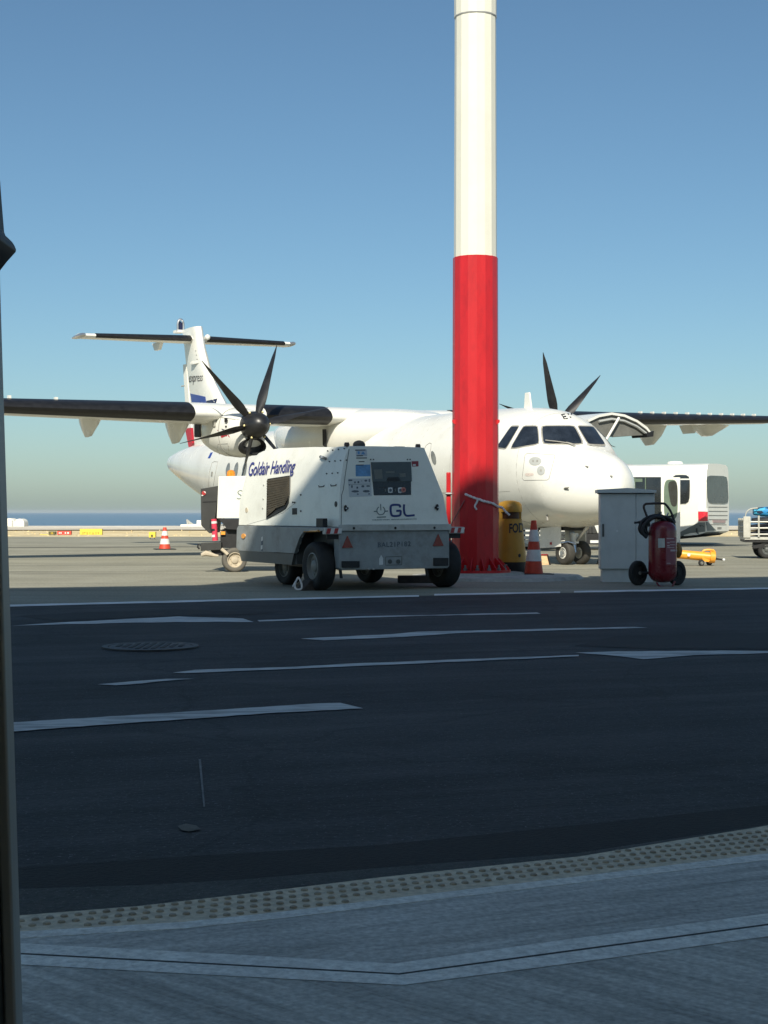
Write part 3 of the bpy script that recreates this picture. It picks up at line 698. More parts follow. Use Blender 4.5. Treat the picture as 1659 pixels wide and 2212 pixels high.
# open cargo door on the far side, hinged at the top, on a stay
arcs = [(-1.02, 2.97), (-1.3, 3.08), (-1.65, 3.14), (-2.0, 3.11), (-2.35, 3.0), (-2.62, 2.86), (-2.74, 2.74)]
mb = MB()
outer = arcs; inner = [(-1.03, 2.92), (-1.31, 3.03), (-1.65, 3.09), (-1.99, 3.06), (-2.33, 2.955), (-2.59, 2.815), (-2.72, 2.70)]
mb.slab([A(2.55, p, z) for p, z in outer] + [A(2.55, p, z) for p, z in inner[::-1]], A(3.85, 0, 0) - A(2.55, 0, 0))
cd = mb.build('cargo_door', 'air_white', ac, angle=50)
mb = MB(); g = [A(2.72, p, z - .012) for p, z in inner[1:-1]]; g2 = [A(3.7, p, z - .012) for p, z in inner[1:-1]]
mb.add(g + g2, [(i, i + 1, len(g) + i + 1, len(g) + i) for i in range(len(g) - 1)]).build('door_lining', 'air_belly', cd)
MB().slab([A(2.60, p, z) for p, z in inner] + [A(2.60, p, z) for p, z in ((-1.5, 2.62), (-1.22, 2.74))], (0, -.05, 0)).build('door_lining', 'door_inner', cd)
MB().tube([A(2.56, p, z - .09) for p, z in inner[1:-1]], .03, 6).build('door_rib', 'air_grey', cd)
for s in (2.75, 3.2, 3.65): MB().tube([A(s, p, z - .03) for p, z in inner[1:-1]], .025, 6).build('door_rib', 'air_belly', cd)
MB().cyl(A(2.5, -1.45, 2.55), A(2.5, -1.80, 3.03), .028).build('door_stay', 'air_white', cd)
MB().slab([A(2.5, -2.55, 2.72), A(2.5, -2.76, 2.78), A(2.5, -2.74, 2.66), A(2.5, -2.58, 2.64)], (0, -.5, 0)).build('door_latch', 'black', cd)

# ---- wing
AF = [(1, 0.0), (.8, .033), (.6, .060), (.42, .077), (.28, .080), (.16, .070), (.08, .053), (.03, .033), (.006, .015), (0, 0), (.006, -.014), (.03, -.028), (.08, -.042), (.16, -.053), (.28, -.058), (.42, -.055), (.6, -.042), (.8, -.022)]
def wz(p):
    if p >= 0: return 3.27 - .035 * min(p, 5) / 5
    return 3.27 + (-p) * .030
def wle(p): a = abs(p); return 8.50 if a < 5 else 8.50 + (a - 5) * .035
def wch(p): a = abs(p); return 2.42 if a < 5 else 2.42 - (a - 5) * .135
def wth(p): a = abs(p); return 1.28 if a < 5 else 1.28 - (a - 5) * .012
def wsec(p, pts, sc_=1.0, ds=0.): return [A(wle(p) + ds + x * wch(p), p, wz(p) + z * wch(p) * wth(p) * sc_ * (1.12 if p >= 0 else 1.0)) for x, z in pts]
PS = [-13.0, -12.6, -11, -9, -7, -5, -4.2, -2.5, -1, 0, 1, 2.5, 4.1, 5, 7, 9, 11, 12.6, 13.0]
rings = []
for p in PS:
    r = wsec(p, AF)
    if abs(p) == 13.0:
        c = sum(r, V()) / len(r); r = [c + (q - c) * .55 for q in r]
    rings.append(r)
MB().loft(rings).build('wing', 'air_white', ac, angle=50)
BT = [(.20, .0785), (.15, .0735), (.08, .0560), (.03, .036), (.006, .018), (-.006, 0), (.006, -.017), (.03, -.031), (.08, -.046), (.11, -.051), (.11, -.040), (.03, -.015), (.03, .015), (.20, .060)]
for a, b in ((5.2, 12.7), (1.75, 3.45), (-3.5, -1.75), (-12.7, -5.15)):
    ps = [a + (b - a) * k / 6 for k in range(7)]
    MB().loft([wsec(p, BT) for p in ps]).build('deicing_boot', 'boot', ac, angle=45)
for k in range(11):   # vortex generators along the top of the far wing
    p = -7.9 - k * .42; q = A(wle(p) + .17 * wch(p), p, wz(p) + .07 * wch(p) * wth(p)); MB().box(q + V((0, 0, .03)), (.05, .12, .05)).build('vortex_generator', 'air_white', ac)
for p in (9.2, 8.2): MB().box(A(wle(p) + .4, p, wz(p) + .23), (.06, .1, .06)).build('vortex_generator', 'air_white', ac)
# flap track fairings
for p, dz, hw in ((7.12, .42, .17), (5.06, .52, .19), (-9.2, .55, .26), (-11.4, .30, .45), (-6.6, .5, .2), (10.6, .38, .16)):
    z = wz(p) - .10; s = wle(p)
    R = []
    for ds, h, wd in ((.80, .03, .6), (1.0, .55, 1.0), (1.3, .95, 1.0), (1.55, 1.0, .85), (1.8, .6, .45), (2.0, .2, .12)):
        R.append([A(s + ds, p - hw * wd, z), A(s + ds, p + hw * wd, z), A(s + ds, p + hw * wd * .45, z - dz * h * .75), A(s + ds, p + hw * .22 * wd, z - dz * h), A(s + ds, p - hw * .22 * wd, z - dz * h), A(s + ds, p - hw * wd * .45, z - dz * h * .75)])
    MB().loft(R).build('flap_fairing', 'air_white', ac, angle=50)
p = -10.45; MB().slab([A(9.6, p - .14, wz(p) - .1), A(9.6, p + .14, wz(p) - .1), A(9.6, p, wz(p) - .33)], (0, -.5, 0)).build('flap_fairing', 'air_white', ac)
# wing root fairing: the hump over the body and its shoulders
R = []
for s, w_, zt, zb in ((7.0, .35, 3.30, 3.0), (7.5, .85, 3.40, 2.75), (8.1, 1.25, 3.47, 2.45), (8.7, 1.58, 3.52, 2.2), (9.6, 1.66, 3.56, 2.05), (11, 1.60, 3.54, 2.1), (12.2, 1.35, 3.46, 2.4), (13.2, .9, 3.36, 2.8), (14.0, .35, 3.27, 3.0)):
    R.append(ring(s, 0, zb, zt, w_, 28, 2.7))
MB().loft(R).build('wing_root_fairing', 'air_white', ac, angle=60)
MB().slab([A(9.0, 1.62, 2.55), A(9.1, 1.66, 2.62), A(9.1, 1.67, 3.0), A(9.0, 1.64, 3.0)], (.02, 0, 0)).build('drain_slot', 'black', ac)

# ---- engines
def nacelle(p, zc, rot0):
    R = []
    for s, w_, zt, zb in ((7.90, .30, .29, -.34), (7.98, .38, .34, -.50), (8.18, .47, .38, -.64), (8.5, .53, .42, -.68), (8.9, .55, .45, -.66), (9.3, .53, .46, -.58), (9.7, .46, .45, -.46), (10.1, .34, .42, -.28), (10.5, .2, .38, -.08), (10.8, .06, .3, .1)):
        R.append(ring(s, p, zc + zb, zc + zt, w_, 28, 2.5))
    nm = MB().loft(R); nc = nm.build('nacelle', 'air_white', ac, angle=50)
    # chin intake: lip ring and dark mouth
    lip = MB(); c = A(7.92, p - .04, zc - .46)
    def el(rx, rz, ds): return [c + V((rx * cos(2 * pi * i / 24), -ds, rz * sin(2 * pi * i / 24))) for i in range(24)]
    lip.loft([el(.29, .18, .25), el(.325, .205, .05), el(.30, .19, -.04), el(.245, .145, -.03), el(.23, .13, .06)], False, False).build('intake_lip', 'black', nc)
    MB().loft([el(.24, .14, .05), el(.22, .13, .06)]).build('intake_mouth', 'black', nc)
    # cowl joint, exhaust, small panels
    jt = ring(8.5, p, zc - .683, zc + .423, .533, 28, 2.5)
    MB().tube(jt, .009, 5, True).build('cowl_joint', 'air_line', nc)
    MB().box(A(8.72, p + .545, zc + .12), (.03, .14, .26)).build('exhaust_port', 'air_belly', nc, bevel=.01)
    MB().box(A(9.75, p + .42, zc + .02), (.16, .36, .42)).build('exhaust_pipe', 'black', nc, bevel=.03)
    MB().box(A(8.22, p + .485, zc + .12), (.03, .10, .09)).build('louvre', 'black', nc)
    MB().box(A(8.22, p + .485, zc - .02), (.02, .05, .03)).build('louvre', 'black', nc)
    # tail mark: red and blue arrow heads, lying on the cowl
    ns = Surf(ac, nm)
    if p > 0:
        def tri(q, m):
            vs = [ns.hit(u, v, .006) for u, v in q]; MB().add(vs, [tuple(range(len(vs)))]).build('arrow_mark', m, nc)
        tri([(469, 928), (483, 936), (490, 932), (497, 945), (488, 942), (479, 946)], 'red_mark'); tri([(478, 926), (495, 930), (496, 936), (486, 933)], 'dark_navy')
        ns.line([(472, 901), (500, 905), (522, 907)], .010, .0).build('stain_line', 'air_belly', nc)
        ns.line([(470, 980), (471, 960), (492, 958), (495, 978)], .005, .0).build('access_edge', 'air_line', nc)
    # spinner and blades
    sp = MB(); hub = A(7.7, p, zc)
    sp.lathe([(.012, .38), (.10, .355), (.19, .28), (.26, .16), (.30, .0), (.31, -.16), (.30, -.22)], hub, (0, 1, 0), 28)
    pr = sp.build('propeller', 'prop', ac, angle=50)
    for k in range(6):
        t = rot0 + k * pi / 3; d = V((sin(t), 0, cos(t))); tn = V((cos(t), 0, -sin(t))); fw = V((0, 1, 0)); rr = []
        for q in range(13):
            x = q / 12; r = .26 + (1.86 - .26) * x
            ch = (.13 + .11 * min(1, x / .2)) if x < .2 else .24 - .14 * (x - .2); 
            if x > .85: ch *= 1 - (x - .85) * 5.6
            pt = radians(38 + 50 * min(1, x * 1.15)); th = .055 * (1 - x) + .012
            cd_ = tn * cos(pt) - fw * sin(pt); nd = fw * cos(pt) + tn * sin(pt); c = hub + d * r - fw * .05 + fw * (.05 * x * x)
            rr.append([c + cd_ * ch * .5, c + cd_ * ch * .15 + nd * th * .5, c - cd_ * ch * .25 + nd * th * .4, c - cd_ * ch * .5, c - cd_ * ch * .25 - nd * th * .4, c + cd_ * ch * .15 - nd * th * .5])
        bl = MB().loft(rr).build('blade', 'prop', pr, angle=60)
        b2 = MB()
        for e_ in (-.05,):
            b2.ball(hub + d * .31 + tn * e_ + fw * .05, .028, 8)
        b2.build('blade_bolt', 'brass', bl)
nacelle(4.11, 2.96, radians(-16)); nacelle(-4.21, 3.18, radians(15))

# ---- tail
def fsec(s0, s1, z, th): return [A(s0 + (s1 - s0) * x, y * th, z) for x, y in ((0, 0), (.04, .3), (.15, .5), (.4, .5), (.75, .3), (1, .03), (1, -.03), (.75, -.3), (.4, -.5), (.15, -.5), (.04, -.3))]
fin = MB().loft([fsec(16.2, 20.25, 3.0, .36), fsec(17.0, 20.35, 3.5, .34), fsec(17.95, 20.5, 4.1, .33), fsec(18.8, 20.7, 4.85, .32), fsec(19.3, 20.88, 5.45, .31), fsec(19.62, 21.0, 6.0, .30), fsec(19.85, 21.2, 6.66, .28)])
fin.build('fin', 'air_white', ac, angle=50)
TS = Surf(ac, fin)
MB().slab([A(20.4, .03, 3.15), A(20.75, .03, 3.15), A(21.1, .03, 5.6), A(20.85, .03, 5.6)], (-.06, 0, 0)).build('rudder', 'air_white', ac)
TS.text('express', [(408.5, 812), (438.5, 811), (438, 829), (408.5, 832.5)], .006, .25).build('lettering', 'ink', ac)
TS.patch([(411, 850), (444, 857), (446, 873), (415, 873)], 4, 3, .006).build('blue_panel', 'navy', ac)
TS.patch([(446, 866), (470, 861), (466, 873), (446, 873)], 3, 2, .007).build('dark_arrow', 'dark_navy', ac)
TS.line([(446, 785), (466, 815), (500, 868)], .004, .0).build('fin_joint', 'air_line', ac)
for k in range(3): TS.disc((423 + k * 1.5, 758 + k * 9), 1.4, 1.0, 6, .006).build('fastener', 'air_line', ac)
MB().slab([A(19.55, .13, 5.58), A(20.2, .14, 5.62), A(20.1, .24, 5.57), A(19.85, .24, 5.55)], (0, 0, -.05)).build('rudder_horn', 'air_white', ac)
MB().tube([A(20.95, .0, 4.95), A(21.1, .08, 4.93)], .02).build('static_wick', 'air_line', ac)
# the red tail corner below the wing
MB().slab([A(20.45, .05, 3.62), A(20.9, .05, 3.62), A(20.6, .05, 2.98), A(20.35, .05, 3.15)], (-.1, 0, 0)).build('red_panel', 'red_mark', ac)
HS = [(1, 0), (.6, .05), (.25, .07), (.08, .05), (.015, .02), (0, 0), (.015, -.02), (.08, -.045), (.25, -.06), (.6, -.04)]
def tsec(p, pts, k=1.):
    a = abs(p); le = 20.05 + a * .09; ch = 1.45 - a * .14; z = 6.30 + (-.02 * p)
    return [A(le + x * ch, p, z + y * ch * 1.25 * k) for x, y in pts]
MB().loft([tsec(p, HS) for p in (-3.4, -3.2, -2, -.2, .2, 2, 3.3, 3.55)]).build('tailplane', 'air_white', ac, angle=50)
HB = [(.12, .067), (.08, .057), (.015, .026), (-.012, 0), (.015, -.026), (.06, -.043), (.05, -.02), (.05, .02)]
for a, b in ((.18, 3.12), (-3.12, -.35)):
    MB().loft([tsec(a + (b - a) * k / 4, HB) for k in range(5)]).build('deicing_boot', 'boot', ac)
for p in (3.52, -3.38):
    q = tsec(p, [(0, 0)])[0]; MB().loft([ring(q.y * -1 + ds, p, q.z - h, q.z + h, wd, 10) for ds, h, wd in ((-.22, .02, .02), (-.1, .06, .07), (.2, .08, .09), (.6, .06, .07), (.9, .02, .03))]).build('tailplane_tip', 'silver', ac)
MB().slab([A(20.9, .75, 6.25), A(21.6, .75, 6.25), A(21.4, .75, 6.02), A(21.1, .75, 6.02)], (.1, 0, 0)).build('elevator_hinge', 'air_white', ac)
MB().ball(A(20.0, -.3, 6.36), .09, 10).build('fin_bullet', 'air_white', ac)
# loop on top of the fin
mb = MB(); P = [A(21.35, .10 * cos(t) , 6.86 + .17 * sin(t)) for t in [pi * k / 10 for k in range(11)]]
mb.tube([A(21.35, .10, 6.66)] + P + [A(21.35, -.10, 6.66)], .035, 8).build('fin_loop', 'silver', ac)
MB().slab([A(21.3, .12, 6.62), A(21.3, -.12, 6.62), A(21.3, -.12, 6.70), A(21.3, .12, 6.70)], (0, -.35, 0)).build('fin_cap', 'air_white', ac)
MB().slab([A(21.38, .085, 6.7), A(21.38, -.085, 6.7), A(21.38, -.075, 6.92), A(21.38, 0, 6.98), A(21.38, .075, 6.92)], (0, -.04, 0)).build('loop_core', 'dark_navy', ac)
# ---- undercarriage
for p in (.20, -.20):
    wheel(ac, A(1.75, p, .235), (1, 0, 0), .235, .17, 'tyre_air', 'rim_white', 'nose_wheel', .48)
mb = MB(); mb.cyl(A(1.75, -.3, .235), A(1.75, .3, .235), .05).cyl(A(1.72, 0, .235), A(1.85, 0, .85), .065).cyl(A(1.3, 0, .75), A(1.72, 0, .42), .035)
mb.build('nose_leg', 'silver', ac)
MB().cyl(A(1.70, 0, .42), A(1.72, 0, .62), .085).build('leg_collar', 'air_white', ac)
MB().tube([A(1.5, .12, .42), A(1.62, .22, .46), A(1.75, .3, .44)], .02).build('torque_link', 'silver', ac)
MB().slab([A(1.75, .30, .36), A(2.42, .30, .32), A(2.42, .30, .72), A(1.75, .30, .78)], (.025, 0, 0)).build('gear_door', 'air_white', ac, bevel=.006)
MB().slab([A(1.75, -.33, .40), A(2.42, -.33, .36), A(2.42, -.33, .76), A(1.75, -.33, .78)], (.025, 0, 0)).build('gear_door', 'air_white', ac, bevel=.006)
MB().box(A(2.05, .333, .42), (.02, .05, .05)).build('door_tag', 'stripe_red', ac)
MB().box(A(2.1, 0, .74), (.55, .9, .12)).build('gear_bay', 'black', ac)
for p in (2.0, -2.0):
    for dp in (-.2, .2): wheel(ac, A(10.5, p + dp, .36), (1, 0, 0), .36, .22, 'tyre_air', 'rim_white', 'main_wheel', .5)
    MB().cyl(A(10.5, p - .3, .36), A(10.5, p + .3, .36), .06).cyl(A(10.5, p, .36), A(10.5, p * .55, 1.0), .08).build('main_leg', 'air_white', ac)
R = [ring(s, 0, zb, 1.5, w_, 24, 2.5) for s, w_, zb in ((8.4, 1.2, .75), (9.2, 1.55, .55), (10.5, 1.65, .5), (11.8, 1.55, .55), (12.8, 1.2, .75))]
MB().loft(R).build('gear_fairing', 'air_white', ac, angle=60)
# chocks by the nose wheels
def chock(name, label, sx, p):
    c = Frame(name, label, 'wheel chock', ac.m @ A(*p), ac.o.rotation_euler.z, 'wheel chocks at the nose wheels')
    pts = [(-.11, 0), (.11, 0), (.03, .20), (-.03, .20)]
    MB().prism(pts, 'x', -.13, .13).build('block', 'wood', c, bevel=.006)
    MB().prism([(-.115, -.0), (-.05, .19), (-.036, .215), (.036, .215), (.05, .19), (.04, .19), (-.04, .19), (-.10, 0)], 'x', -.14, .14).build('cap', 'reflector_red', c)
    MB().prism([(-.13, 0), (.13, 0), (.035, .21), (-.035, .21)], 'x', sx, sx + .02).build('end_plate', 'black', c)
chock('wheel_chock', 'pale wooden chock left of the nose wheels', -.16, (1.95, .66, 0))
chock('wheel_chock', 'pale wooden chock with red top, right of the nose wheels beside the cabinet', .15, (1.45, -.62, 0))
# ------------------------------------------------------------------ lighting mast
MX, MY = (1027 - 829.5) / FOC * 24.0, 24.0
ms = Frame('lighting_mast', 'tall sixteen-sided mast, red below and cream above, standing beside the power unit', 'mast', (MX, MY, 0))
def poly16(r, z, ph=0.): return [V((r * cos(2 * pi * i / 16 - pi / 2 + ph), r * sin(2 * pi * i / 16 - pi / 2 + ph), z)) for i in range(16)]
MB().loft([poly16(.372, .12), poly16(.356, 5.06)]).build('red_section', 'mast_red', ms, angle=10)
MB().loft([poly16(.340, 5.05), poly16(.327, 8.92)]).build('cream_section', 'mast_white', ms, angle=10)
MB().loft([poly16(.336, 8.86), poly16(.322, 14.2)]).build('upper_section', 'mast_white', ms, angle=10)
MB().lathe([(.33, 0), (.34, .02), (.33, .05)], (0, 0, 8.84), n=16).build('slip_joint', 'lip', ms)
fl = MB().lathe([(.56, .10), (.56, .14), (.36, .14)], n=32).build('base_flange', 'mast_red', ms)
for k in range(16):
    t = 2 * pi * (k + .5) / 16 - pi / 2; d = V((cos(t), sin(t), 0)); n = V((-sin(t), cos(t), 0))
    MB().slab([d * .355 + V((0, 0, .14)) - n * .007, d * .535 + V((0, 0, .14)) - n * .007, d * .535 + V((0, 0, .17)) - n * .007, d * .36 + V((0, 0, .34)) - n * .007], n * .014).build('gusset', 'mast_red', ms)
    t += pi / 16; d = V((cos(t), sin(t), 0))
    MB().cyl(d * .485 + V((0, 0, .138)), d * .485 + V((0, 0, .175)), .034, n=6).cyl(d * .485 + V((0, 0, .17)), d * .485 + V((0, 0, .225)), .017, n=8).build('anchor_bolt', 'bolt', ms)
# open hatch door at the left flank, its hinge pins, small ears above
MB().span((-.455, .10, .38), (-.385, .16, 1.68)).build('hatch_door', 'mast_red', ms, bevel=.012)
for z in (1.34, .75): MB().cyl((-.47, .08, z), (-.37, .08, z), .022).build('hatch_pin', 'bolt', ms)
for x in (-1, 1): MB().prism([(.30 * x, 2.50), (.372 * x, 2.50), (.372 * x, 2.46), (.33 * x, 2.42)], 'y', -.16, -.06).build('step_ear', 'mast_red', ms)
pd = MB(); rnd = random.Random(5)
def blob(r0, z, k, ph): return [V((r0 * (1 + .05 * sin(3 * t + ph) + rnd.uniform(-.03, .03)) * cos(t), r0 * .92 * (1 + .05 * sin(4 * t) + rnd.uniform(-.03, .03)) * sin(t), z + rnd.uniform(-.006, .006))) for t in [2 * pi * i / k for i in range(k)]]
pd.loft([blob(1.36, -.01, 40, 0), blob(1.30, .05, 40, 0), blob(1.1, .062, 40, 0)])
o = pd.build('concrete_base', 'concrete_pad', ms)
for v in o.data.vertices: v.co.x += .35
MB().loft([blob(.78, .04, 32, 1), blob(.74, .098, 32, 1)]).build('concrete_plinth', 'concrete_pad', ms)
# rope round the mast
rp = Frame('rope', 'frayed off-white rope knotted round the red mast', 'rope', (MX, MY, 0))
def ronm(u, v, out=.012):   # place on the mast's face
    d = ray(u, v); z0 = EYE; a = d.x ** 2 + d.y ** 2; R = .372 + out
    b = -2 * (d.x * MX + d.y * MY); c = MX ** 2 + MY ** 2 - R * R; q = b * b - 4 * a * c
    t = (-b - sqrt(q)) / (2 * a) if q > 0 else -b / (2 * a)
    return rp.l(V((0, 0, EYE)) + d * t)
main = [ronm(*p) for p in ((1004, 1067), (1018, 1073), (1031, 1078), (1044, 1082), (1054, 1085), (1066, 1088), (1074, 1094), (1081, 1095))] + [rp.l(at(u, v, 23.9)) for u, v in ((1087, 1099), (1090, 1103), (1096, 1109), (1101, 1113))]
rnd = random.Random(2); P = smooth_path(main, 6)
MB().tube(P, [.014 + .007 * abs(sin(k * .9)) for k in range(len(P))], 7).build('rope_main', 'rope', rp)
P2 = smooth_path([p + V((0, -.012, .012 * (-1) ** k)) for k, p in enumerate(main[2:9])], 6)
MB().tube(P2, .011, 6).build('rope_twist', 'rope', rp)
MB().tube(smooth_path([ronm(*p, .02) for p in ((1033, 1079), (1029, 1087), (1026, 1094), (1030, 1101))], 4), .015, 7).build('rope_tail', 'rope', rp)
for p in ((1035, 1079, .03), (1058, 1086, .028), (1082, 1096, .03)): MB().ball(ronm(p[0], p[1], .015), p[2], 8, (1.3, .8, .7)).build('rope_knot', 'rope', rp)
MB().tube([ronm(1003, 1081), ronm(995, 1096), ronm(983, 1118, .02), rp.l(at(977, 1128, 23.6)), rp.l(at(974, 1137, 23.4))], .009, 6).build('rope_line', mat('dull red cord', (.35, .13, .13), .8), rp)

# ------------------------------------------------------------------ yellow bin behind the mast
BX, BY = (1101 - 829.5) / FOC * 24.75, 24.75
bn = Frame('waste_bin', 'tall yellow round bin lettered FOD standing behind the red mast', 'bin', (BX, BY, .05))
body = MB().lathe([(.275, .19), (.205, .86), (.203, .88)], n=36, cap=False); body.build('body', 'bin', bn)
MB().lathe([(.150, .86), (.150, 1.02)], n=24).build('slot', 'bin_slot', bn)
for k in range(4):
    t = (.35, 1.4, 2.5, 3.75)[k]; MB().box((.185 * cos(t), .185 * sin(t), .94), (.035, .035, .18), Matrix.Rotation(t, 3, 'Z')).build('post', 'bin', bn)
MB().lathe([(.150, .885), (.2, .89), (.198, .875)], n=36).build('rim', 'bin', bn)
MB().lathe([(.200, 1.00), (.204, 1.02), (.204, 1.06), (.195, 1.12), (.16, 1.16), (.08, 1.185), (.005, 1.19)], n=36).build('hood', 'bin', bn)
MB().lathe([(.25, 0), (.262, .02), (.268, .19), (.25, .2)], n=36).build('foot', 'black', bn)
BS = Surf(bn, body)
BS.text('FOD', [(1100, 1131), (1131, 1129), (1131, 1150), (1100, 1152)], .005, bold=.03).build('lettering', 'ink', bn)
BS.disc((1122, 1200), 2.6, 4.2, 10, .006).build('drain_hole', 'ink', bn)

# ------------------------------------------------------------------ traffic cones
def cone(label, x, y, z, hgt, rb, bands, base, group='orange and white traffic cones'):
    c = Frame('traffic_cone', label, 'traffic cone', (x, y, z), .3, group)
    rt = rb * .27
    def r(t): return rb + (rt - rb) * t
    for k, (a, b, m) in enumerate(bands):
        e = .004 if m == 'cone_white' else 0
        MB().lathe([(r(a) + e, a * hgt + .02), (r(b) + e, b * hgt + .02)] + ([(r(b) * .6, b * hgt + .022)] if b == 1 else []), n=28).build('band', m, c)
    MB().box((0, 0, .012), (base, base, .024)).build('base', 'black', c, bevel=.008)
p = gp(1153, 1241.5, .05)
cone('tall orange and white traffic cone beside the yellow bin, its lower half in shade', p.x, p.y, .05, .845, .15, [(0, .235, 'cone_red'), (.235, .45, 'cone_white'), (.45, .605, 'cone_red'), (.605, .825, 'cone_white'), (.825, 1, 'cone_red')], .5)
p = gp(356, 1187)
cone('sunlit orange and white traffic cone alone on the open apron, left', p.x, p.y, 0, .60, .165, [(0, .22, 'cone_red'), (.22, .47, 'cone_white'), (.47, .62, 'cone_red'), (.62, .83, 'cone_white'), (.83, 1, 'cone_red')], .56)

# ------------------------------------------------------------------ ground power unit
gu = Frame('ground_power_unit', 'white and grey ground power trailer with a dark control window, beside the red mast', 'ground power unit', (-.594, 20.07, 0), radians(27))
ZB, ZT = .85, 1.93
def hull_ring(y, top, lean=0., ins=0., il=0.):
    k = (top - ZB) / (ZT - ZB)
    pts = [(0 + ins + il, ZB), (.02 + ins + il, ZB + .42 * k), (.10 + ins + il * .85, ZB + .86 * k), (.145 + ins + il * .8, ZB + .97 * k), (.20 + ins + il * .7, top), (.6, top + .006), (1.1, top + .006), (1.34 - ins, top), (1.385 - ins, ZB + .97 * k), (1.43 - ins, ZB + .86 * k), (1.60 - ins, ZB + .42 * k), (1.665 - ins, ZB), ]
    return [V((x, y + lean * (z - ZB) / (ZT - ZB), z)) for x, z in pts]
hull = MB().loft([hull_ring(-.012, ZT, .12), hull_ring(.5, 1.935, .04), hull_ring(1.0, 1.945), hull_ring(1.10, 1.95, 0, .0), hull_ring(1.28, 1.962, 0, .02, -.01), hull_ring(1.9, 1.975, 0, .02, -.04), hull_ring(2.35, 1.985, 0, .01, -.06), hull_ring(2.7, 1.975, 0, .0, -.09), hull_ring(2.92, 1.962, 0, .0, -.11), hull_ring(3.06, 1.935, 0, .0, -.13), hull_ring(3.15, 1.89, 0, .01, -.16), hull_ring(3.2, 1.80, 0, .03, -.19)])
hull.build('hood', 'gpu_white', gu, bevel=.008, angle=28)
GS = Surf(gu, hull)
MB().span((.0, -.035, .80), (1.68, .02, .885)).build('lip', 'lip', gu, bevel=.006)
for x in (.2, .82, 1.42): MB().cyl((x, -.04, .835), (x, -.02, .835), .018, n=8).build('lip_screw', 'black', gu)
# chassis
MB().prism([(.04, .28), (1.64, .28), (1.67, .31), (1.67, .80), (0.0, .80), (0.0, .31)], 'y', -.005, .16).build('rear_plate', 'gpu_grey', gu, bevel=.008)
MB().span((.06, .16, .30), (1.60, .95, .78)).build('rear_box', 'gpu_dark', gu)
sk = [(.98, .48), (.80, .70), (.66, .785), (.02, .80), (.02, .845), (3.06, .845), (3.12, .80), (3.14, .52), (3.05, .47)]
skm = MB().prism(sk, 'x', -.22, -.17); skm.build('side_skirt', 'gpu_grey', gu, bevel=.006)
MB().prism([(1.0, .475), (3.05, .475), (2.94, .32), (1.08, .32)], 'x', -.215, -.14).build('lower_skirt', 'gpu_dark', gu)
MB().prism(sk, 'x', 1.85, 1.90).build('side_skirt', 'gpu_grey', gu, bevel=.006)
MB().prism([(1.0, .475), (3.05, .475), (2.94, .32), (1.08, .32)], 'x', 1.83, 1.895).build('lower_skirt', 'gpu_dark', gu)
MB().span((-.17, 1.0, .33), (1.85, 3.0, .80)).build('chassis', 'gpu_dark', gu)
MB().span((-.19, .03, .80), (1.87, 3.05, .842)).build('deck', 'gpu_grey', gu)
MB().span((-.17, .02, .69), (-.0, .04, .80)).build('arch_back', 'black', gu)
MB().span((1.69, .02, .69), (1.86, .04, .80)).build('arch_back', 'black', gu)
MB().prism([(2.95, .45), (3.14, .52), (3.14, .80), (2.95, .80)], 'x', -.16, 1.84).build('front_plate', 'gpu_grey', gu)
# rear corner bumpers in red and white
for xa, xb in ((-.215, .03), (1.66, 1.895)):
    bp_ = MB().span((xa, -.03, .755), (xb, .06, .845)).build('bumper', 'lip', gu, bevel=.006)
    n = 4
    for k in range(n):
        x = xa + .012 + (xb - xa - .03) * k / n; d = (xb - xa - .03) / n
        MB().slab([(x, -.033, .765), (x + d, -.033, .765), (x + d + .02, -.033, .835), (x + .02, -.033, .835)], (0, -.003, 0)).build('stripe', 'stripe_red' if k % 2 == 0 else 'stripe_white', bp_)
# wheels
wheel(gu, (-.10, .42, .325), (1, 0, 0), .325, .24, 'tyre', 'rim_grey')
wheel(gu, (1.82, .42, .325), (1, 0, 0), .325, .24, 'tyre', 'rim_grey')
wheel(gu, (.17, 2.05, .26), (1, .12, 0), .26, .22, 'tyre', 'rim_grey')
wheel(gu, (1.50, 2.10, .26), (1, .12, 0), .26, .22, 'tyre', 'rim_grey')
MB().cyl((-.05, .42, .325), (1.77, .42, .325), .05).build('rear_axle', 'black', gu)
MB().cyl((.2, 2.07, .26), (1.5, 2.1, .26), .05).span((.7, 1.9, .25), (1.0, 2.25, .5)).build('front_axle', 'black', gu)
MB().span((.02, .95, .285), (1.6, 1.75, .34)).build('sump', 'black', gu)
for x in (.03, 1.33): MB().slab([(x, .05, .28), (x + .035, .05, .28), (x + .05, .05, .17), (x + .02, .05, .17)], (0, .03, 0)).build('support_foot', 'black', gu)
# rear plate fittings, from the plate's own surface
RP = Surf(gu, MB().add([(0, -.005, .2), (1.67, -.005, .2), (1.67, -.005, .85), (0, -.005, .85)], [(0, 1, 2, 3)]))
for c in ((750, 1171), (946, 1167)):
    q = [(c[0], c[1] - 13.5), (c[0] + 11.5, c[1] + 12), (c[0] - 11.5, c[1] + 12.6)]
    a = [RP.hit(*p, .002) for p in q]; MB().slab(a, (0, -.012, 0)).build('reflector', 'reflector_red', gu)
RP.text('BAL21P182', [(816, 1171.5), (887, 1169), (887, 1180), (816, 1182.5)], .003, bold=.02, space=1.15).build('stencil', 'stencil', gu)
for q in (((738, 1212), (775, 1212), (775, 1226), (738, 1226)), ((936, 1205), (967, 1205), (967, 1222), (936, 1222))):
    RP.patch(list(q), 1, 1, .03).build('rubber_buffer', 'black', gu, bevel=.004)
RP.patch([(819, 1207), (827, 1207), (827, 1220), (819, 1220)], 1, 1, .004).build('data_plate', 'white_plate', gu)
